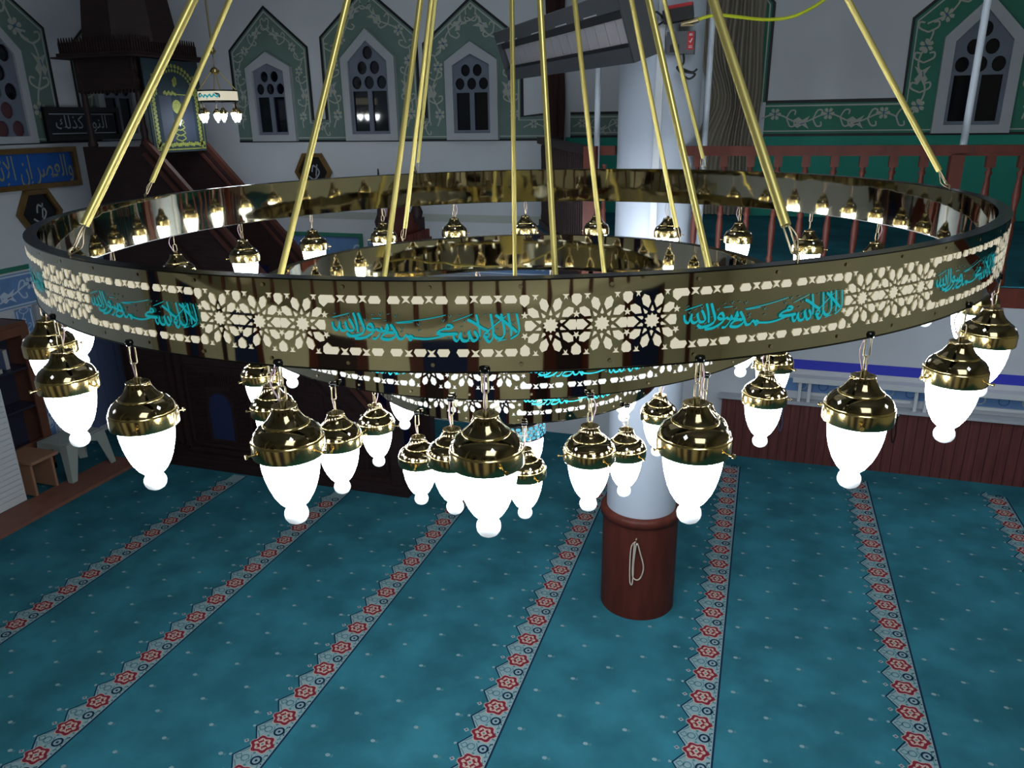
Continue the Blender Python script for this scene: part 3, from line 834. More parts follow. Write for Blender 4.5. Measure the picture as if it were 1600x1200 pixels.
# mouldings on the side: vertical ribs, framed niche, stepped frames
F = lambda x, z: (x, Y0 - .0, z)
mb = MB()
def frame(mb, pts, w, d, y=Y0):
    k = len(pts)
    for i in range(k):
        a_, b_ = pts[i], pts[(i + 1) % k]
        mb.beam((a_[0], y - d / 2, a_[1]), (b_[0], y - d / 2, b_[1]), d, w, 0, (0, 0, 1) if abs(b_[0] - a_[0]) > 1e-3 else (1, 0, 0))
frame(mb, [(-6.1, .25), (-5.6, .25), (-5.6, 1.55), (-6.1, 1.55)], .04, .03)
frame(mb, [(-5.5, .22), (-4.62, .22), (-4.62, 1.5), (-5.5, 1.5)], .045, .03)
frame(mb, [(-5.42, .28), (-4.70, .28), (-4.70, 1.12), (-5.42, 1.12)], .03, .02)
frame(mb, [(-4.5, .22), (-3.22, .22), (-3.22, .42), (-4.5, .42)], .03, .02)
frame(mb, [(-4.5, .52), (-3.3, .52), (-4.5, 1.80)], .05, .03)
frame(mb, [(-4.4, .60), (-3.5, .60), (-4.4, 1.55)], .03, .02)
frame(mb, [(-6.1, 1.65), (-4.62, 1.65), (-5.5, 2.55), (-6.1, 2.55)], .04, .03)
mb.build('moulding', WD, t)
mb = MB()
for i in range(22):
    x = -4.45 + i * .056; mb.box(x, Y0 - .018, .25, x + .022, Y0, .40)
for i in range(12):
    x = -5.40 + i * .016
    mb.box(x, Y0 - .012, .32, x + .008, Y0, 1.06); mb.box(x + .49, Y0 - .012, .32, x + .498, Y0, 1.06)
for i in range(13):
    x = -5.21 + i * .0235; mb.box(x, Y0 - .012, .92 + .0 * i, x + .01, Y0, 1.07)
for i in range(14):
    x = -4.36 + i * .06; mb.box(x, Y0 - .012, .62, x + .02, Y0, .62 + max(.05, .86 - i * .062))
mb.build('carved_rib', WD, t)
arch = [(-5.20, .34), (-4.90, .34), (-4.90, .68)] + [(-5.05 + .15 * math.cos(PI * i / 10), .68 + .19 * math.sin(PI * i / 10) ** .8) for i in range(1, 10)] + [(-5.20, .68)]
mb = MB(); mb.poly(arch, lambda x, z: (x, Y0 - .006, z), 0, .004, (0, 1, 0)); ni = mb.build('niche', M['navy_niche'], t)
mb = MB(); mb.ribbon(arch, .03, lambda x, z: (x, Y0 - .014, z), 0, True); mb.build('niche_frame', WD, ni)
# kiosk posts
for x, y in ((-6.12, Y0 + .05), (-5.5, Y0 + .05), (-6.12, Y1 - .05), (-5.5, Y1 - .05)):
    mb = MB(); mb.lathe([(.038, 3.2), (.045, 3.24), (.028, 3.3), (.034, 3.36), (.024, 3.42), (.03, 3.6), (.024, 3.74), (.038, 3.79), (.026, 3.83), (.04, 3.9), (.03, 4.0)], (x, y, 0), 14)
    mb.build('kiosk_post', M['wood_dark'], t)
# fringe panels between posts under the canopy (front and back)
for y in (Y0 + .02, Y1 - .05):
    mb = MB(); pts = [(-6.15, 4.0), (-6.15, 3.70)]
    for i in range(17):
        x = -6.15 + .68 * (i + .5) / 17
        pts += [(x - .012, 3.72), (x, 3.685), (x + .012, 3.72)]
    pts += [(-5.47, 3.70), (-5.47, 4.0)]
    mb.poly(pts, lambda x, z, y=y: (x, y, z), 0, .03, (0, 1, 0)); mb.build('lambrequin', WD, t)
mb = MB()
mb.box(-6.24, Y0 - .07, 4.0, -5.40, Y1 + .07, 4.03); mb.box(-6.22, Y0 - .04, 4.03, -5.42, Y1 + .04, 4.12); mb.box(-6.28, Y0 - .1, 3.985, -5.37, Y1 + .1, 4.0)
for i in range(26):
    x = -6.22 + i * .0313; mb.box(x, Y0 - .05, 4.03, x + .016, Y0 - .035, 4.12); mb.poly([(x, 4.12), (x + .016, 4.12), (x + .008, 4.16)], lambda u, v: (u, Y0 - .045, v), 0, .012, (0, 1, 0))
for i in range(27):
    y = Y0 - .04 + i * .0315; mb.box(-5.425, y, 4.03, -5.405, y + .016, 4.12); mb.poly([(y, 4.12), (y + .016, 4.12), (y + .008, 4.165)], lambda u, v: (-5.42, u, v), 0, .012, (1, 0, 0))
mb.build('canopy', M['wood_dark'], t)
mb = MB(); mb.lathe([(.44, 4.12), (.41, 4.35), (.37, 4.62), (.36, 5.0), (.40, 5.02), (.40, 5.08), (.3, 5.12), (.05, 5.9), (.0, 5.95)], (-5.80, (Y0 + Y1) / 2, 0), 8, 0, False, PI / 8)
mb.build('spire_drum', M['wood_dark'], t)
# gateway
for y in (Y0 + .0, Y1 - .06):
    mb = MB(); mb.box(-3.16, y - .05, .12, -3.06, y + .06, 2.55)
    mb.lathe([(.05, 2.55), (.06, 2.6), (.035, 2.66), (.02, 2.8), (.006, 3.03), (.0, 3.04)], (-3.11, y, 0), 10)
    mb.build('gate_post', M['wood_dark'], t)
mb = MB()
cr = [(Y0 + .05, 1.85), (Y1 - .1, 1.85), (Y1 - .1, 2.42)]
for i in range(9):
    u = i / 8; yy = Y1 - .1 - (Y1 - Y0 - .15) * u
    cr += [(yy, 2.42 + .28 * math.sin(PI * u)), (yy - .02, 2.50 + .28 * math.sin(PI * u))]
cr += [(Y0 + .05, 2.42)]
mb.poly(cr, lambda y, z: (-3.14, y, z), 0, .05, (1, 0, 0))
mb.box(-3.2, Y0 - .06, 2.30, -3.02, Y1 + .06, 2.36); mb.box(-3.18, Y0 - .06, 1.80, -3.04, Y1 + .06, 1.86)
for i in range(14):
    y = Y0 - .03 + i * .061; mb.box(-3.2, y, 2.36, -3.17, y + .03, 2.44); mb.box(-3.05, y, 2.36, -3.02, y + .03, 2.44)
mb.build('gate_crown', M['wood_mid'], t)

# embroidered banner over the kiosk opening
t = thing('banner', 'dark green banner with gold embroidered arch hung in the pulpit doorway', 'banner', (-5.40, 6.4, 3.98))
BX = -5.405
bz0, bz1, by0, by1 = 3.16, 3.975, 6.03, 6.77
def BF(d): return lambda y, z: (BX + d, by0 + y * (by1 - by0), bz0 + z * (bz1 - bz0))
mb = MB(); mb.poly([(0, 0), (1, 0), (1, 1), (0, 1)], BF(0), 0, .012, (1, 0, 0)); mb.build('velvet', M['banner'], t)
mb = MB(); mb.poly([(.2, .12), (.42, .12), (.42, .62), (.2, .62)], BF(.0135)); mb.poly([(.58, .12), (.8, .12), (.8, .62), (.58, .62)], BF(.0135)); mb.build('satin_panel', M['banner_in'], t)
mb = MB(); E_ = BF(.0155)
for i in range(26):
    z = .05 + .022 * i
    for yy in (.1, .88):
        mb.poly(circle(yy + .012 * (-1) ** i, z, .022, 5, i), E_)
mb.ribbon([(.05, .62), (.05, .03), (.95, .03), (.95, .62)], .012, E_)
for i in range(22): mb.poly(circle(.08 + .04 * i, .07 + .02 * abs(math.sin(i)), .026, 5, i), E_)
for i in range(21):
    a_ = PI * i / 20
    for rr in (.40, .335):
        mb.poly(circle(.5 - rr * math.cos(a_), .64 + .30 * math.sin(a_) * rr / .4, .026 - (.006 if rr < .4 else 0), 5, i), E_)
for sx in (0, 1):
    for i in range(7): mb.poly(circle(abs(sx - .13) - 0 * i, .62 + .035 * i, .02, 5, i), E_)
mb.poly(circle(.5, .50, .085, 16, 0, .9), E_)
for i in range(10): mb.poly(circle(.3 + .022 * i, .645 + .012 * math.sin(2 * i), .02, 5, i), E_)
mb.ribbon([(.5, .635), (.72, .63)], .012, E_)
for i in range(4): mb.poly(circle(.5 + .03 * (i % 2), .74 + .02 * i, .03, 5, i), E_)
for i in range(4):
    for s_ in (-1, 1): mb.ribbon(smooth_path([(.5, .12 + i * .06), (.5 + s_ * .09, .15 + i * .06), (.5 + s_ * .03, .19 + i * .06)], 3), .014, E_)
mb.build('embroidery', M['embroidery'], t)
mb = MB(); mb.poly([(.45, .36), (.57, .36), (.51, .28)], BF(.0165)); mb.build('white_badge', M['white'], t)

# =================================================================== PICTURES on the walls
def pen(wmin, wmax, ang):
    return lambda dx, dy: wmin + (wmax - wmin) * abs(dx * math.sin(ang) - dy * math.cos(ang))
t = thing('calligraphy_panel', 'royal blue calligraphy panel in a gilt frame below the side window', 'sign', (XL, 5.6, 3.0))
ya, yb, za, zb = 4.3, 6.82, 2.80, 3.20
plate('frame', [(ya, za), (yb, za), (yb, zb), (ya, zb)], [[(ya + .05, za + .05), (yb - .05, za + .05), (yb - .05, zb - .05), (ya + .05, zb - .05)]], lambda u, v, d: (XL + .035 + d, u, v), .05, M['frame_gold'], t)
mb = MB(); mb.poly([(ya + .05, za + .05), (yb - .05, za + .05), (yb - .05, zb - .05), (ya + .05, zb - .05)], lambda u, v: (XL + .02, u, v)); mb.build('blue_board', M['sign_blue'], t)
mb = MB()
add_text(mb, '\uFEAE\uFEBC\uFECC\uFEDF\uFE8D\uFEED', .27, lambda x, y: (XL + .024, 6.53 + x, 3.0 + y), 0, .62, 1.15)
add_text(mb, '\uFEE5\uFE8E\uFEB4\uFEE7\uFEF9\uFE8D \uFEE5\uFE87', .30, lambda x, y: (XL + .024, 5.93 + x, 3.0 + y), 0, .52, 1.1)
mb.build('lettering', M['gold_ink'], t)
t = thing('framed_calligraphy', 'black framed silver calligraphy behind the pulpit post', 'picture', (XL, 6.95, 3.44))
ya, yb, za, zb = 6.46, 7.46, 3.265, 3.60
plate('frame', [(ya, za), (yb, za), (yb, zb), (ya, zb)], [[(ya + .05, za + .05), (yb - .05, za + .05), (yb - .05, zb - .05), (ya + .05, zb - .05)]], lambda u, v, d: (XL + .09 + d, u, v), .04, M['frame_black'], t)
mb = MB(); mb.poly([(ya + .04, za + .04), (yb - .04, za + .04), (yb - .04, zb - .04), (ya + .04, zb - .04)], lambda u, v: (XL + .08, u, v), 0, .002, (1, 0, 0)); mb.build('black_board', mat('ink black board', srgb(10, 12, 24), .5), t)
mb = MB(); add_text(mb, '\uFEDA\uFEDF\uFEAC\uFEDB \uFEAD\uFEEE\uFEE8\uFEDF\uFE8D', .17, lambda x, y: (XL + .084, 6.94 + x, 3.44 + y), 0, 1.0, 1.1)
mb.ribbon([(ya + .07, za + .07), (yb - .07, za + .07), (yb - .07, zb - .07), (ya + .07, zb - .07)], .008, lambda u, v: (XL + .084, u, v), 0, True)
mb.build('lettering', M['silver'], t)
def hexpic(label, c, r, fn):
    t = thing('hexagonal_picture', label, 'picture', fn(c[0], c[1], 0))
    plate('frame', circle(c[0], c[1], r, 6), [circle(c[0], c[1], r * .8, 6)], lambda u, v, d: fn(u, v, .03 + d), .04, M['frame_gold'], t)
    mb = MB(); mb.poly(circle(c[0], c[1], r * .85, 6), lambda u, v: fn(u, v, .018)); mb.build('black_board', M['frame_black'], t)
    mb = MB(); mb.ribbon(smooth_path([(c[0] - r * .3, c[1] - r * .2), (c[0], c[1] - r * .35), (c[0] + r * .3, c[1]), (c[0], c[1] + r * .3), (c[0] - r * .1, c[1])], 4), r * .07, lambda u, v: fn(u, v, .022)); mb.ribbon([(c[0] + r * .1, c[1] - r * .2), (c[0] + r * .2, c[1] + r * .35)], r * .06, lambda u, v: fn(u, v, .022))
    mb.build('lettering', M['silver'], t)
hexpic('hexagonal black picture on the side wall under the blue panel', (6.24, 2.56), .27, lambda y, z, d: (XL + d, y, z))
hexpic('hexagonal black picture on the far wall above the pulpit stairs', (-4.91, 2.88), .235, lambda x, z, d: (x, YF - d, z))
t = thing('tile_panel', 'framed blue tile panel on the far wall behind the pulpit stairs', 'tile panel', (-4.9, YF, 1.6))
plate('frame', [(-5.45, .9), (-4.36, .9), (-4.36, 2.2), (-5.45, 2.2)], [[(-5.41, .94), (-4.40, .94), (-4.40, 2.16), (-5.41, 2.16)]], lambda u, v, d: (u, YF - .02 - d, v), .03, M['frieze_r'], t)
mb = MB(); mb.poly([(-5.41, .94), (-4.40, .94), (-4.40, 2.16), (-5.41, 2.16)], FW(.01)); scrollwork(mb, (FW, .013), (-5.3, 1.95), (-4.5, 1.95), .35, 1, 2); scrollwork(mb, (FW, .013), (-5.3, 1.5), (-4.5, 1.5), .4, 1, 2)
mb.build('tiles', [M['tile'], M['tile_line'], M['tile_dark']], t)

# =================================================================== FURNITURE at left
t = thing('bookcase', 'orange brown glazed bookcase against the side wall', 'bookcase', (-7.0, 4.8, 0))
x0, x1, ya, yb, zt_ = XL + .02, -6.88, 4.2, 5.56, 1.60
mb = MB(); mb.box(x0, ya, 0.0, x0 + .02, yb, zt_); mb.box(x0, ya, 0, x1, ya + .03, zt_); mb.box(x0, yb - .03, 0, x1, yb, zt_); mb.box(x0, ya, zt_ - .04, x1 + .01, yb, zt_); mb.box(x0, ya, 0, x1, yb, .06)
mb.build('carcass', M['wood_orange'], t)
mb = MB(); mb.box(x1, yb - .09, .3, x1 + .02, yb, zt_ - .04); mb.box(x1, 4.85, .3, x1 + .02, 4.93, zt_ - .04); mb.box(x1, ya, zt_ - .13, x1 + .022, yb, zt_ - .04); mb.box(x1, ya, .3, x1 + .022, yb, .38)
mb.build('door_frame', M['wood_orange'], t)
mb = MB(); mb.box(x0 + .02, ya + .03, .06, x0 + .03, yb - .03, zt_ - .04); mb.build('back_panel', M['cabinet_glass'], t)
for z in (.72, 1.12):
    mb = MB(); mb.box(x0 + .03, ya + .03, z, x1 - .01, yb - .03, z + .02); mb.build('shelf', M['cabinet_glass'], t)
labs = ['thick pale book lying flat on top in the bookcase', 'green book standing at the left in the bookcase', 'grey book leaning on the upper bookcase shelf', 'pale book standing on the lower bookcase shelf']
for i, (y, z, w_, h_, d_, m_) in enumerate(((5.02, 1.142, .22, .04, .2, 'paper'), (4.98, .742, .05, .22, .16, 'book_green'), (5.32, 1.142, .05, .2, .15, 'door_blue'), (5.15, .742, .05, .2, .15, 'paper'))):
    mb = MB(); mb.box(x0 + .06, y, z, x0 + .06 + d_, y + w_, z + h_, 0); mb.box(x0 + .065, y + w_ * .12, z + .005, x0 + .062 + d_, y + w_ * .88, z + h_ + .001 if h_ > .1 else z + h_ - .004, 1)
    tag(mb.build('book', [M[m_], M['paper']]), labs[i], 'book', 'books in the glazed bookcase')
t = thing('air_unit', 'tall white louvred air unit at the left edge', 'air conditioner', (-6.62, 4.6, 0))
mb = MB(); mb.box(-6.83, 4.2, .036, -6.47, 4.84, 1.16); mb.build('cabinet', M['white'], t)
mb = MB()
for i in range(20):
    z = .08 + i * .052; mb.box(-6.47, 4.22, z, -6.452, 4.82, z + .034)
mb.build('louvre', M['white'], t)
for nm, label, (xa, xb, ya, yb, z), m_ in (('bench', 'low tan wooden bench beside the white air unit', (-6.8, -6.44, 4.90, 5.20, .40), 'bench_wood'),):
    t = thing(nm, label, 'bench', (xa, ya, 0))
    mb = MB(); mb.box(xa, ya, z - .03, xb + .05, yb, z); mb.build('seat', M[m_], t)
    for y in (ya + .02, yb - .05):
        mb = MB(); mb.box(xa + .04, y, 0.036, xb - .0, y + .025, z - .03); mb.build('leg', M[m_], t)
t = thing('stool', 'grey plastic stool with arched sides near the side wall', 'stool', (-6.5, 5.55, 0))
xa, xb, ya, yb, z = -6.74, -6.36, 5.28, 5.76, .42
mb = MB(); mb.box(xa, ya, z - .02, xb, yb, z); mb.box(xa + .03, ya + .03, z, xb - .03, yb - .03, z + .008); mb.build('seat', M['plastic_stool'], t)
for (x, sx) in ((xa, 1), (xb, -1)):
    for (y, sy) in ((ya, 1), (yb, -1)):
        mb = MB()
        ox, oy = -sx * .03, -sy * .04
        mb.add([(x + ox, y + oy, .036), (x + ox + sx * .06, y + oy, .036), (x + ox + sx * .02, y + oy + sy * .06, .036), (x + ox + sx * .0, y + oy + sy * .06, .036),
                (x, y, z - .02), (x + sx * .10, y, z - .02), (x + sx * .02, y + sy * .02, z - .02), (x, y + sy * .14, z - .02)],
               [(0, 1, 2, 3), (4, 7, 6, 5), (0, 4, 5, 1), (1, 5, 6, 2), (2, 6, 7, 3), (3, 7, 4, 0)])
        mb.build('leg', M['plastic_stool'], t)
# arched aprons
def apron(c0, c1, fixed, axis):
    pts = [(c0 + .05, z - .02), (c1 - .05, z - .02), (c1 - .05, z - .16)]
    for i in range(9):
        a_ = PI * i / 8; pts.append(((c0 + c1) / 2 + ((c1 - c0) / 2 - .06) * math.cos(a_), z - .17 + .11 * math.sin(a_)))
    pts.append((c0 + .05, z - .16))
    mb = MB()
    if axis == 'y': mb.poly(pts, lambda u, v: (fixed, u, v), 0, .008, (1, 0, 0))
    else: mb.poly(pts, lambda u, v: (u, fixed, v), 0, .008, (0, 1, 0))
    mb.build('apron', M['plastic_stool'], t)
apron(ya, yb, xb - .012, 'y'); apron(ya, yb, xa + .004, 'y'); apron(xa, xb, ya + .004, 'x'); apron(xa, xb, yb - .012, 'x')

# white benches on the panelling ledge and cords on hooks
def white_bench(xa, xb, label):
    t = thing('folding_table', label, 'table', (xa, 7.85, .67), 'white folding tables on the panelling ledge')
    mb = MB(); mb.box(xa, YF - .10, .885, xb, YF - .01, .93); mb.box(xa, YF - .12, .875, xb, YF - .10, .93); mb.build('table_top', M['white'], t)
    for x in (xa + .06, xa + .15, xb - .18, xb - .09):
        mb = MB(); mb.box(x, YF - .10, .67, x + .03, YF - .07, .885); mb.build('leg', M['white'], t)
    mb = MB(); mb.box(xa + .18, YF - .06, .73, xb - .2, YF - .045, .76); mb.build('stretcher', M['white'], t)
white_bench(.42, 1.72, 'white folding table standing on the ledge left of the two'); white_bench(1.78, 3.1, 'white folding table standing on the ledge at the right edge')
for x, lab in ((.36, 'blue cord loop hanging on the panelling under the middle lamp'), (1.42, 'black cord loop hanging on the panelling at right')):
    mb = MB(); y = YF - .112
    mb.tube([(x, YF - .10, .62), (x, y - .01, .62), (x, y - .012, .635)], .008, 6, 1)
    mb.tube(smooth_path([(x, y, .615), (x - .03, y, .52), (x - .035, y, .42), (x - .01, y, .33), (x + .005, y, .42), (x - .005, y, .52), (x, y, .615)], 5), .005, 6, 0)
    tag(mb.build('cord', [M['door_blue'] if x < 1 else M['black'], M['white']]), lab, 'cord')

# things only seen mirrored in the rings: gallery rail and posts behind the viewer
t = thing('rear_railing', 'wooden gallery rail behind the viewer, mirrored in the brass ring', 'railing', (0, -1.2, 2.4))
mb = MB(); mb.box(-6.0, -1.30, 3.0, XR - .1, -1.2, 3.07); mb.build('handrail', M['wood_mid'], t)
pr = None
for i in range(36):
    x = -5.8 + i * .3
    if pr is None:
        mb = MB(); mb.lathe([(.025, 2.45), (.03, 2.5), (.018, 2.6), (.03, 2.75), (.018, 2.9), (.03, 3.0)], (x, -1.25, 0), 8); pr = mb.build('baluster', M['wood_mid'], t)
    else:
        c = pr.copy(); COL.objects.link(c); c.parent = t; c.location = (i * .3, 0, 0)
mb = MB(); mb.box(XL + .001, YB + .001, 2.38, XR - .001, -1.18, 2.449, 0); mb.box(XL + .001, -1.44, 0.001, XR - .001, -1.34, 2.38, 0)
xx = XL + .1; q_ = 0
for w_, k_ in ((.5, 0), (.12, 1), (.5, 2), (.1, 1), (.9, 0), (.15, 1), (.35, 2), (.14, 1), (.6, 0), (.12, 3), (.2, 0), (.5, 2), (.1, 1), (.75, 0), (.13, 1), (.5, 3), (.13, 1), (.5, 0), (.15, 1), (.5, 2), (.13, 1), (.8, 0), (.16, 1), (.4, 3), (.1, 1), (.6, 0), (.15, 1), (.6, 2), (.12, 1), (.7, 0), (.12, 1)):
    if k_: mb.box(xx, -1.34, .0015, xx + w_, -1.34 + (.03 if k_ == 1 else .012), 2.37, k_)
    xx += w_
tag(mb.build('rear_deck', [M['wall_back'], M['wood_mid'], M['navy_niche'], M['wood_dark']]), 'cream wall with wooden posts under the gallery behind the viewer', 'gallery', kind='structure')
for x in (-3.4, 2.6):
    mb = MB(); mb.lathe([(.25, 0.0), (.25, 2.37)], (x, -1.7, 0), 24); mb.lathe([(.25, 2.45), (.25, ZC - .01)], (x, -1.7, 0), 24)
    tag(mb.build('column', M['wall_back']), 'cream column behind the viewer on the %s, mirrored in the ring' % ('left' if x < 0 else 'right'), 'column')

# =================================================================== CHANDELIER
S = 1.75
GK = 1.52 / S      # the chandelier's measures below are multiplied by this about the viewer's eye
ZT = H_EYE + (ZC - H_EYE) / GK
CC = Vector((-0.5659 * S, 1.775 * S, 0))
def tilt(x, y): return 0.0084 * (x - CC.x) + 0.0044 * (y - CC.y)
hub = Vector((CC.x, CC.y, H_EYE + 2.2225))
chand = thing('chandelier', 'huge three tier round brass chandelier with pierced glowing bands and lit lamps', 'chandelier', (CC.x, CC.y, hub.z))

def ring_fn(R, zc, a0, cx=CC.x, cy=CC.y, tl=True):
    def fn(s, v):
        a = a0 + s / R
        x, y = cx + R * math.cos(a), cy + R * math.sin(a)
        return (x, y, zc + v + (tilt(x, y) if tl else 0))
    return fn
CAL = [  # pen strokes of the inscription, drawn right to left script laid out left to right on a 3110 x 660 sheet
 ([(65,300),(75,370),(110,410),(150,410),(175,340),(195,290)],1),
 ([(195,300),(190,370),(215,415),(260,420),(305,390),(300,330),(285,300),(310,370),(345,415),(400,415),(430,390),(410,330),(360,250)],1),
 ([(70,240),(370,175)],.35),
 ([(435,165),(460,230),(485,330),(495,440)],1),
 ([(520,165),(560,270),(600,370),(590,430),(520,470),(430,490),(350,490),(300,450)],1.15),
 ([(760,380),(725,322),(680,330),(655,370),(700,400),(760,400),(740,440),(650,490),(550,520),(430,525)],1.1),
 ([(770,410),(810,390),(860,410),(890,370),(910,405),(950,400),(975,350),(1000,395)],.9),
 ([(985,310),(1010,380),(980,405),(890,420),(850,470),(790,520),(730,520)],.9),
 ([(1045,315),(1100,390),(1130,450),(1090,500),(1000,530),(905,520),(890,490),(960,440),(1050,430),(1100,440)],1.1),
 ([(1130,420),(1150,480),(1180,515),(1240,510),(1290,470),(1330,490),(1360,530),(1395,495),(1340,470)],1),
 ([(1380,500),(1500,510),(1606,515),(1756,500),(1956,455)],.75),
 ([(1130,290),(1590,245),(1946,185)],.32), ([(1150,300),(1420,285)],.3), ([(740,240),(900,235)],.25),
 ([(1786,430),(1846,395),(1926,372),(1986,372),(2046,350),(2006,322),(1956,325),(1940,372)],.9),
 ([(1786,432),(1906,447),(2126,440)],1.2),
 ([(2056,450),(2066,510),(2106,540),(2141,510),(2156,450),(2186,420)],1),
 ([(2176,430),(2176,500),(2216,540),(2286,530),(2306,480),(2296,410),(2336,500),(2376,540),(2436,510),(2426,460),(2386,400)],1.1),
 ([(2051,270),(2366,175)],.3),
 ([(2426,175),(2446,260),(2471,380),(2476,480)],1),
 ([(2286,245),(2406,300),(2506,360),(2606,410),(2556,440),(2546,480),(2606,480),(2626,430)],1),
 ([(2606,400),(2896,200)],.7),
 ([(2651,170),(2666,260),(2686,380),(2686,470)],1.1),
 ([(2816,170),(2836,260),(2861,380),(2856,460),(2806,510),(2736,500),(2696,460),(2656,530),(2606,550),(2556,490)],1.1),
 ([(2726,185),(2826,250),(2936,330),(3066,430)],1),
 ([(2926,165),(2946,280),(2971,400),(2966,480)],1.1),
 ([(3056,170),(3081,280),(3096,400),(3066,460),(2956,520)],.9),
 ([(2746,550),(2886,520)],.4)]
TICKS = [(120,190),(150,270),(250,240),(360,215),(245,345),(430,440),(540,360),(665,510),(760,190),(890,180),(1020,180),(1140,200),(960,270),(640,260),(310,515),(1220,370),(1220,420),(1500,310),(1510,400),
         (2010,200),(2160,190),(2240,270),(2190,350),(1900,260),(1970,510),(2240,440),(2320,550),(2470,530),(2560,190),(2720,260),(2750,390),(2910,420),(3000,180),(3000,300)]
def calligraphy(name, fb, width, k, parent):
    fn = fb(0)
    mb = MB(); sx = width / 3110.0; sy = 0.000152
    def T(u, v): return ((u - 1560) * sx, (350 - v) * sy)
    pw = pen(.0022, .0062, math.radians(62))
    for i, (st, w_) in enumerate(CAL):
        pts = [T(*p) for p in smooth_path([(float(a), float(b)) for a, b in st], 5)]
        mb.ribbon(pts, (lambda dx, dy, w_=w_: pw(dx, dy) * w_), fb(i), 0)
    for i, (u, v) in enumerate(TICKS):
        x, y = T(u, v)
        mb.ribbon([(x - .003, y + .002), (x, y - .0025), (x + .0035, y + .003)] if i % 2 else [(x - .003, y), (x + .003, y + .0015)], .0016, fn, 1)
    return mb.build(name, [M['teal_letter'], M['teal_faint']], parent)
U = 0.000184
VM = 345 * U
def star_panel(fn, ncell, cw):
    polys = []
    for k in range(ncell):
        x0 = (k - (ncell - 1) / 2) * cw
        polys.append(star(x0, 0, 88 * U, 62 * U, 10))
        for i in range(10):
            a = math.radians(36 * i); ca, sa = math.cos(a), math.sin(a)
            if i in (0, 5): sh = [(152, 0), (212, 58), (278, 56), (288, 0), (278, -56), (212, -58)]
            else: sh = [(158, 0), (214, 47), (284, 44), (322, 0), (284, -44), (214, -47)]
            polys.append([(x0 + (r * ca - q * sa) * U * (1 if i in (0, 5) else .97), (r * sa + q * ca) * U * 1.0) for r, q in sh])
            a += math.radians(18); ca, sa = math.cos(a), math.sin(a)
            polys.append([(x0 + (r * ca - q * sa) * U, (r * sa + q * ca) * U) for r, q in [(120, 20), (178, 0), (120, -20), (108, 0)]])
    for k in range(ncell + 1):
        x0 = (k - ncell / 2) * cw; e = (k == 0 or k == ncell)
        for sg in (1, -1):
            polys.append(star(x0, sg * 118 * U, 44 * U, 18 * U, 5, sg * PI / 2))
            polys.append([(x0 + a * U, sg * (285 + b) * U) for a, b in [(-56, 34), (-32, 60), (32, 60), (56, 34), (50, -30), (0, -75), (-50, -30)]])
            for d in (-118, 118):
                if e and ((k == 0 and d < 0) or (k == ncell and d > 0)): continue
                polys.append([(x0 + (d + a) * U * 1.0, sg * (322 + b) * U) for a, b in [(-38, 22), (-12, 0), (-20, -38), (0, -16), (20, -38), (12, 0), (38, 22)]])
    return [[(p[0], max(-VM, min(VM, p[1]))) for p in P] for P in polys]
def edge_rows(L):
    polys = []; per = L / 3.0
    for j in range(3):
        b0 = -L / 2 + j * per
        for off, kind in ((.09, 'h'), (.275, 's'), (.45, 'h'), (.62, 's'), (.80, 'h')):
            x = b0 + off * per
            for sg in (1, -1):
                if kind == 'h': polys.append([(x + a, sg * b) for a, b in [(-.0105, .0475), (.0105, .0475), (.0135, .054), (.008, .0635), (-.008, .0635), (-.0135, .054)]])
                else: polys.append([(x + a, sg * b) for a, b in [(-.009, .0635), (-.003, .057), (-.0085, .0485), (0, .0525), (.0085, .0485), (.003, .057), (.009, .0635)]])
    return polys

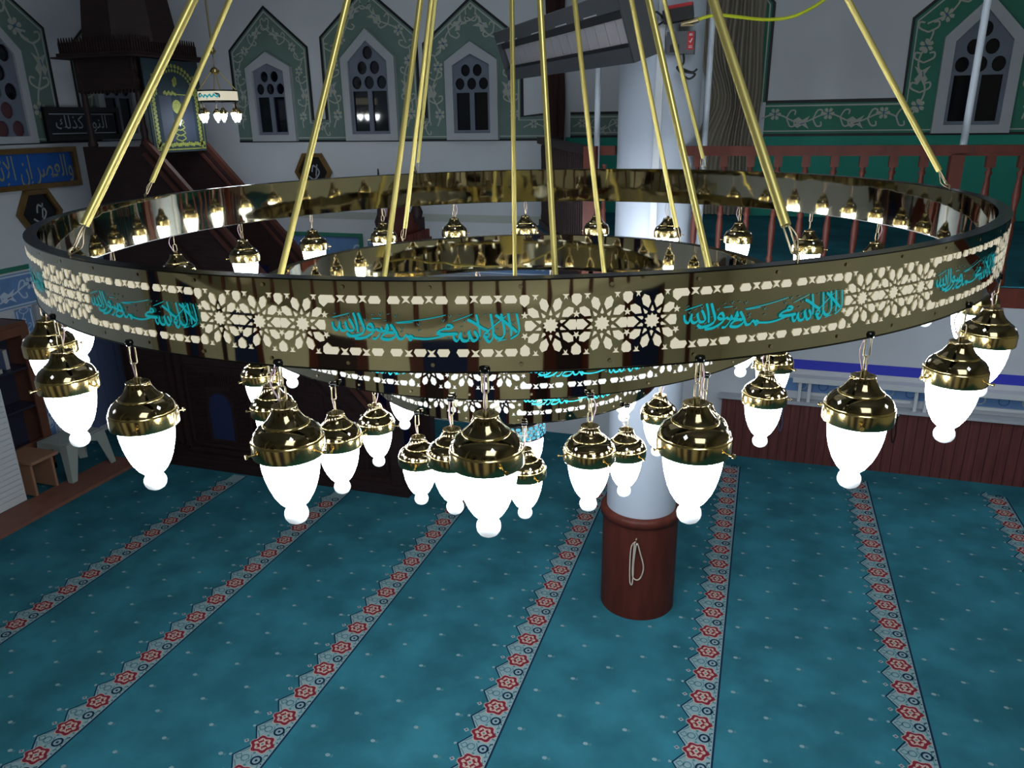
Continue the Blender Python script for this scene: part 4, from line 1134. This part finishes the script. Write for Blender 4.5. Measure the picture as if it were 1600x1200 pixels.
def band(ringname, Ru, zt, nrep, phase, calw, inlay, rad_thick=.034):
    R = Ru * S; h = .1099 * S; ztop = H_EYE + zt * S; zc = ztop - h / 2
    N = 288 if R > 1 else 192
    mb = MB()
    def loop(r, z):
        return [(CC.x + r * math.cos(2 * PI * i / N), CC.y + r * math.sin(2 * PI * i / N), z + tilt(CC.x + r * math.cos(2 * PI * i / N), CC.y + r * math.sin(2 * PI * i / N))) for i in range(N)]
    q = [(i, (i + 1) % N, (i + 1) % N + N, i + N) for i in range(N)]
    Ri = R - rad_thick
    mb.add(loop(R, zc - h / 2) + loop(R, zc + h / 2), q, 0, True)
    mb.add(loop(Ri, zc + h / 2) + loop(Ri, zc - h / 2), q, 0, True)
    mb.add(loop(R + .0015, zc + h / 2) + loop(Ri - .0015, zc + h / 2), q, 1)
    mb.add(loop(Ri - .0015, zc - h / 2) + loop(R + .0015, zc - h / 2), q, 1)
    for s_ in (1, -1):
        mb.add(loop(R + .0015, zc + s_ * h / 2 - .003) + loop(R + .0015, zc + s_ * h / 2 + .0), q, 1, True)
        mb.add(loop(Ri - .0015, zc + s_ * h / 2 + .0) + loop(Ri - .0015, zc + s_ * h / 2 - .003), q, 1, True)
    for k in range(nrep * 4):
        a = 2 * PI * k / (nrep * 4)
        for vv in (.42, -.42):
            x, y = CC.x + (R + .002) * math.cos(a), CC.y + (R + .002) * math.sin(a)
            mb.add([(x + .0045 * (-math.sin(a) * math.cos(b)) + .001 * math.cos(a), y + .0045 * (math.cos(a) * math.cos(b)) + .001 * math.sin(a), zc + vv * h + tilt(x, y) + .0045 * math.sin(b)) for b in [2 * PI * i / 6 for i in range(6)]], [tuple(range(6))], 2)
    ring = mb.build(ringname, [M['gold_mirror'], M['gold_edge'], M['chain']], chand)
    per = 2 * PI / nrep
    for k in range(nrep):
        ac = math.radians(phase) + k * per
        fn = ring_fn(R + .0016, zc, ac); fc = (lambda i, ac=ac: ring_fn(R + .0022 + .00007 * i, zc, ac))
        Lc = calw * R
        calligraphy('calligraphy', fc, Lc * .96, k, ring)
        mb = MB()
        for P in edge_rows(Lc): mb.poly(P, fn)
        fs = ring_fn(R + .0016, zc, ac + per / 2)
        Ls = (per - calw) * R; cw = Ls / 3.0
        for P in star_panel(fs, 3, cw): mb.poly([(p[0], p[1]) for p in P], fs)
        mb.build('pierced_pattern', inlay, ring)
    return R, zc, h
R1, z1, h1 = band('outer_ring', 1.0, -0.1685, 15, -78.6, math.radians(13.7), M['inlay'])
R2, z2, h2 = band('middle_ring', .615, -0.345, 9, -60.5 + 0.0, math.radians(21.5), M['inlay_white'], .03)
R3, z3, h3 = band('inner_ring', .355, -0.495, 5, -125.0, math.radians(37), M['inlay_white'], .03)

# ---- one lamp, origin at its hanging point
def lamp_meshes(parent):
    pass
def link_path(c, w_, l_, plane):
    """stadium shaped chain link centred at c, long axis vertical"""
    out = []
    for i in range(16):
        a = 2 * PI * i / 16
        u = w_ * math.cos(a); v = w_ * math.sin(a) + (l_ if math.sin(a) > 0 else -l_)
        out.append((c[0] + (u if plane == 0 else 0), c[1] + (u if plane else 0), c[2] + v))
    return out
CAP_Z = -0.208     # cap bottom below the hanging point
def make_lamp(parent, P, sc=1.0, rot=0.0):
    org = PW[parent.name]; P = Vector(P)
    def W_(prof, z=0): return [(r * sc, (zz + z) * sc) for r, zz in prof]
    mb = MB()
    cap = [(.066, .0), (.0800, .0), (.0815, .003), (.0815, .036), (.0785, .0385), (.0785, .0415), (.0755, .050), (.0695, .059), (.0610, .066), (.0525, .0700), (.0530, .0730), (.0490, .0755), (.0405, .084), (.0330, .096), (.0280, .109), (.0285, .113), (.026, .1135), (.008, .1085), (.008, .124), (.0, .124)]
    # rings of the turned cap; vertical rim faceted separately so that it stays crisp
    mb.lathe(W_(cap[:2], CAP_Z), P, 28, 0, caps=False); mb.lathe(W_(cap[1:4], CAP_Z), P, 28, 1, caps=False); mb.lathe(W_(cap[3:6], CAP_Z), P, 28, 1, caps=False); mb.lathe(W_(cap[5:10], CAP_Z), P, 28, 0, caps=False); mb.lathe(W_(cap[9:12], CAP_Z), P, 28, 1, caps=False); mb.lathe(W_(cap[11:16], CAP_Z), P, 28, 0, caps=False); mb.lathe(W_(cap[15:], CAP_Z), P, 14, 1, caps=False)
    for i in range(3):
        a = rot + 2 * PI * i / 3 + .5
        d = Vector((math.cos(a), math.sin(a), 0)); b0 = P + Vector((0, 0, (CAP_Z + .015) * sc))
        mb.tube([b0 + d * .080 * sc, b0 + d * .096 * sc], .0022 * sc, 6, 1)
        mb.tube([b0 + d * .095 * sc, b0 + d * .099 * sc], .0055 * sc, 8, 1)
    for i in range(4):
        a = rot + 2 * PI * i / 4 + .25
        for_ = []
        for (da, rz) in ((-.07, .0570), (0, .0620), (.07, .0570), (0, .0520)):
            r_ = {.0570: .0715, .0620: .0670, .0520: .0748}[rz] * sc
            for_.append(P + Vector((r_ * math.cos(a + da), r_ * math.sin(a + da), (CAP_Z + rz + .0012) * sc)))
        mb.add(for_, [(0, 1, 2, 3)], 2)
    cp = mb.build('pendant_lamp', [M['brass_dark'], M['brass'], M['spark']], parent)
    mb = MB()
    mb.lathe(W_([(.0655, .012), (.0665, .0), (.0665, -.015), (.0645, -.035), (.0605, -.057), (.054, -.080), (.0455, -.101), (.034, -.120), (.023, -.131), (.0175, -.135)], CAP_Z), P, 24)
    mb.build('glass_shade', M['glass'], cp)
    mb = MB()
    mb.lathe(W_([(.0175, -.1345), (.0225, -.139), (.0265, -.146), (.028, -.154), (.0265, -.163), (.0215, -.171), (.012, -.177), (.0, -.179)], CAP_Z), P, 20)
    mb.build('glass_tip', M['glass_tip'], cp)
    mb = MB()
    zt_ = P.z
    mb.tube(link_path((P.x, P.y, zt_ - .025 * sc), .007 * sc, .017 * sc, 0), .0021 * sc, 6, 0, True)
    mb.tube(link_path((P.x, P.y, zt_ - .066 * sc), .0078 * sc, .010 * sc, 1), .0021 * sc, 6, 0, True)
    mb.build('chain', M['chain'], cp)
    mb = MB()
    a = rot
    e = Vector((math.cos(a), math.sin(a), 0)) * sc
    mb.tube(smooth_path([tuple(P + Vector((0, 0, -.002 * sc))), tuple(P + e * .014 + Vector((0, 0, -.012 * sc))), tuple(P + e * .024 + Vector((0, 0, -.04 * sc))), tuple(P + e * .014 + Vector((0, 0, -.07 * sc))), tuple(P + e * .003 + Vector((0, 0, -.093 * sc)))], 3), .0019 * sc, 5)
    mb.build('wire', M['wire'], cp)
    mb = MB(); mb.lathe(W_([(.0, .012), (.011, .012), (.013, .006), (.011, -.002), (.0, -.004)]), P, 10); mb.build('hanging_tab', M['gold_edge'], cp)
    return cp
def copy_part(src, parent, loc, rz=0.0):
    """copy a lamp and its pieces; the meshes are centred so only the matrix changes"""
    c = src.copy(); COL.objects.link(c); c.parent = parent; c.matrix_basis = loc
    for ch in src.children:
        d = ch.copy(); COL.objects.link(d); d.parent = c
    return c
def hang(parent, n, Ru, zb, phase, sc=1.0):
    src = None
    for k in range(n):
        a = math.radians(phase + k * 360.0 / n)
        x, y = CC.x + Ru * S * math.cos(a), CC.y + Ru * S * math.sin(a)
        p = Vector((x, y, zb + tilt(x, y)))
        if src is None:
            src = make_lamp(parent, p, sc, a); p0 = p.copy(); a00 = a
        else:
            org = PW[parent.name]
            q0 = gs(p0) - org; q1 = gs(p) - org
            mtx = Matrix.Translation(q1) @ Matrix.Rotation(a * 3.7, 4, 'Z') @ Matrix.Translation(-q0)
            copy_part(src, parent, mtx)
hang(chand, 24, .998, z1 - h1 / 2, -74.5)
hang(chand, 16, .622, z2 - h2 / 2, -83.0)
hang(chand, 9, .362, z3 - h3 / 2, -70.0)
# ---- centre: pierced turquoise cap and big opal bowl
mb = MB(); zc_ = H_EYE - .75 * S
mb.lathe([(.0, .075), (.05, .075), (.115, .045), (.128, .035), (.128, -.035), (.131, -.040), (.0, -.040)], (CC.x, CC.y, zc_), 40)
cc_ = mb.build('centre_lamp', [M['gold_edge']], chand)
mb = MB()
for k in range(28):
    a0 = 2 * PI * k / 28
    for j_, v in enumerate((-.024, -.008, .008, .024)):
        fn = ring_fn(.1295, zc_, a0 + (j_ % 2) * PI / 28, tl=False)
        mb.poly([(.0125 * math.cos(i * PI / 3), v + .0085 * math.sin(i * PI / 3)) for i in range(6)], fn)
mb.build('pierced_pattern', M['inlay_teal'], cc_)
mb = MB(); mb.lathe([(.118, -.040), (.118, -.08), (.112, -.13), (.095, -.18), (.068, -.22), (.035, -.245), (.0, -.252)], (CC.x, CC.y, zc_), 32); mb.build('glass_shade', M['glass'], cc_)
mb = MB(); mb.tube([(CC.x, CC.y, zc_ + .03), (CC.x, CC.y, hub.z)], .006, 8); mb.build('centre_stem', M['rod'], chand)
for k in range(3):
    a = 2 * PI * k / 3 + .3
    mb = MB(); mb.tube([(CC.x + .02 * math.cos(a), CC.y + .02 * math.sin(a), z3), (CC.x + (R3 - .03) * math.cos(a), CC.y + (R3 - .03) * math.sin(a), z3)], .006, 8); mb.build('spoke', M['rod'], chand)
# ---- hub and rods
mb = MB(); mb.lathe([(.0, -.10), (.05, -.09), (.10, -.04), (.12, .0), (.10, .05), (.04, .08), (.02, .12), (.02, ZT - hub.z - .03), (.12, ZT - hub.z - .02), (.12, ZT - hub.z)], tuple(hub), 28); mb.build('hub', M['brass'], chand)
RODS = [(R1 - .017, z1 + h1 / 2, a) for a in (8 + 6, 68, 128, 188 - 2, 248 - 1, 308)] + [(R2 - .015, z2 + h2 / 2, a) for a in (56, 142, 234, 326)] + [(R3 - .015, z3 + h3 / 2, a) for a in (-156, -57, 60, 108)]
for (r, zt_, ad) in RODS:
    a = math.radians(ad); x, y = CC.x + r * math.cos(a), CC.y + r * math.sin(a)
    E_ = Vector((x, y, zt_ + tilt(x, y))); d = (hub - E_).normalized(); E2 = E_ + d * .085
    mb = MB(); mb.tube([E2, hub - d * .06], .0112, 12); rd = mb.build('suspension_rod', M['rod'], chand)
    mb = MB()
    side = d.cross(Vector((0, 0, 1))).normalized()
    pts = []
    for i in range(14):
        b = 2 * PI * i / 14; v = math.sin(b) * .006 + (.028 if math.sin(b) > 0 else -.028); pts.append(E_ + d * (.052 + v) + side * .008 * math.cos(b))
    mb.tube(pts, .0022, 6, 0, True)
    mb.tube([E_ + Vector((0, 0, -.005)), E_ + Vector((0, 0, .012)), E_ + d * .022], .004, 6)
    nrm = d.cross(side)
    mb.tube(smooth_path([tuple(E2 + d * .01), tuple(E_ + d * .06 + side * .02), tuple(E_ + d * .03 + side * .018 + nrm * .01), tuple(E_)], 4), .0018, 5)
    mb.build('hook_link', M['chain'], rd)

GK = 1.0
# ---- the small chandelier far away over the pulpit stairs
sc_c = Vector((-4.99, 6.5, 3.655))
sch = thing('chandelier', 'small distant single ring chandelier left of the near one, beside the banner', 'chandelier', (sc_c.x, sc_c.y, sc_c.z))
mb = MB(); mb.lathe([(.177, -.04), (.177, .04)], tuple(sc_c), 48, 0, True); mb.lathe([(.180, .04), (.180, .052), (.160, .052), (.160, -.052), (.180, -.052), (.180, -.04)], tuple(sc_c), 48, 1, False)
rg = mb.build('ring', [M['inlay'], M['gold_edge']], sch)
mb = MB(); fn = ring_fn(.1785, sc_c.z, math.radians(-86), sc_c.x, sc_c.y, False)
mb.poly([(.125 * math.cos(i * PI / 10), .033 * (1 if math.sin(i * PI / 10) > 0 else -1) * abs(math.sin(i * PI / 10)) ** .4 * .9) for i in range(20)], fn, 0)
fn2 = ring_fn(.1795, sc_c.z, math.radians(-86), sc_c.x, sc_c.y, False)
mb.ribbon([(-.112 + .013 * i, .013 * math.sin(i * 1.9)) for i in range(18)], .013, fn2, 1)
mb.build('calligraphy', [M['black'], M['teal_letter']], rg)
sh = sc_c + Vector((0, 0, .22))
mb = MB(); mb.lathe([(.0, -.03), (.03, -.025), (.045, .0), (.02, .03), (.004, .035), (.004, .14), (.02, .15), (.035, .17), (.02, .20), (.008, .21), (.008, ZC - sh.z)], tuple(sh), 16); mb.build('hub', M['brass'], sch)
for k in range(4):
    a = .5 + k * PI / 2
    mb = MB(); mb.tube([sc_c + Vector((.17 * math.cos(a), .17 * math.sin(a), .05)), sh + Vector((.03 * math.cos(a), .03 * math.sin(a), .0))], .005, 6); mb.build('suspension_rod', M['rod'], sch)
src = None
for k in range(6):
    a = math.radians(-75 + 60 * k - 28); p = sc_c + Vector((.17 * math.cos(a), .17 * math.sin(a), -.062))
    if src is None: src = make_lamp(sch, p, .46, a); p0 = p.copy()
    else:
        org = PW[sch.name]
        copy_part(src, sch, Matrix.Translation(p - org) @ Matrix.Rotation(a, 4, 'Z') @ Matrix.Translation(-(p0 - org)))
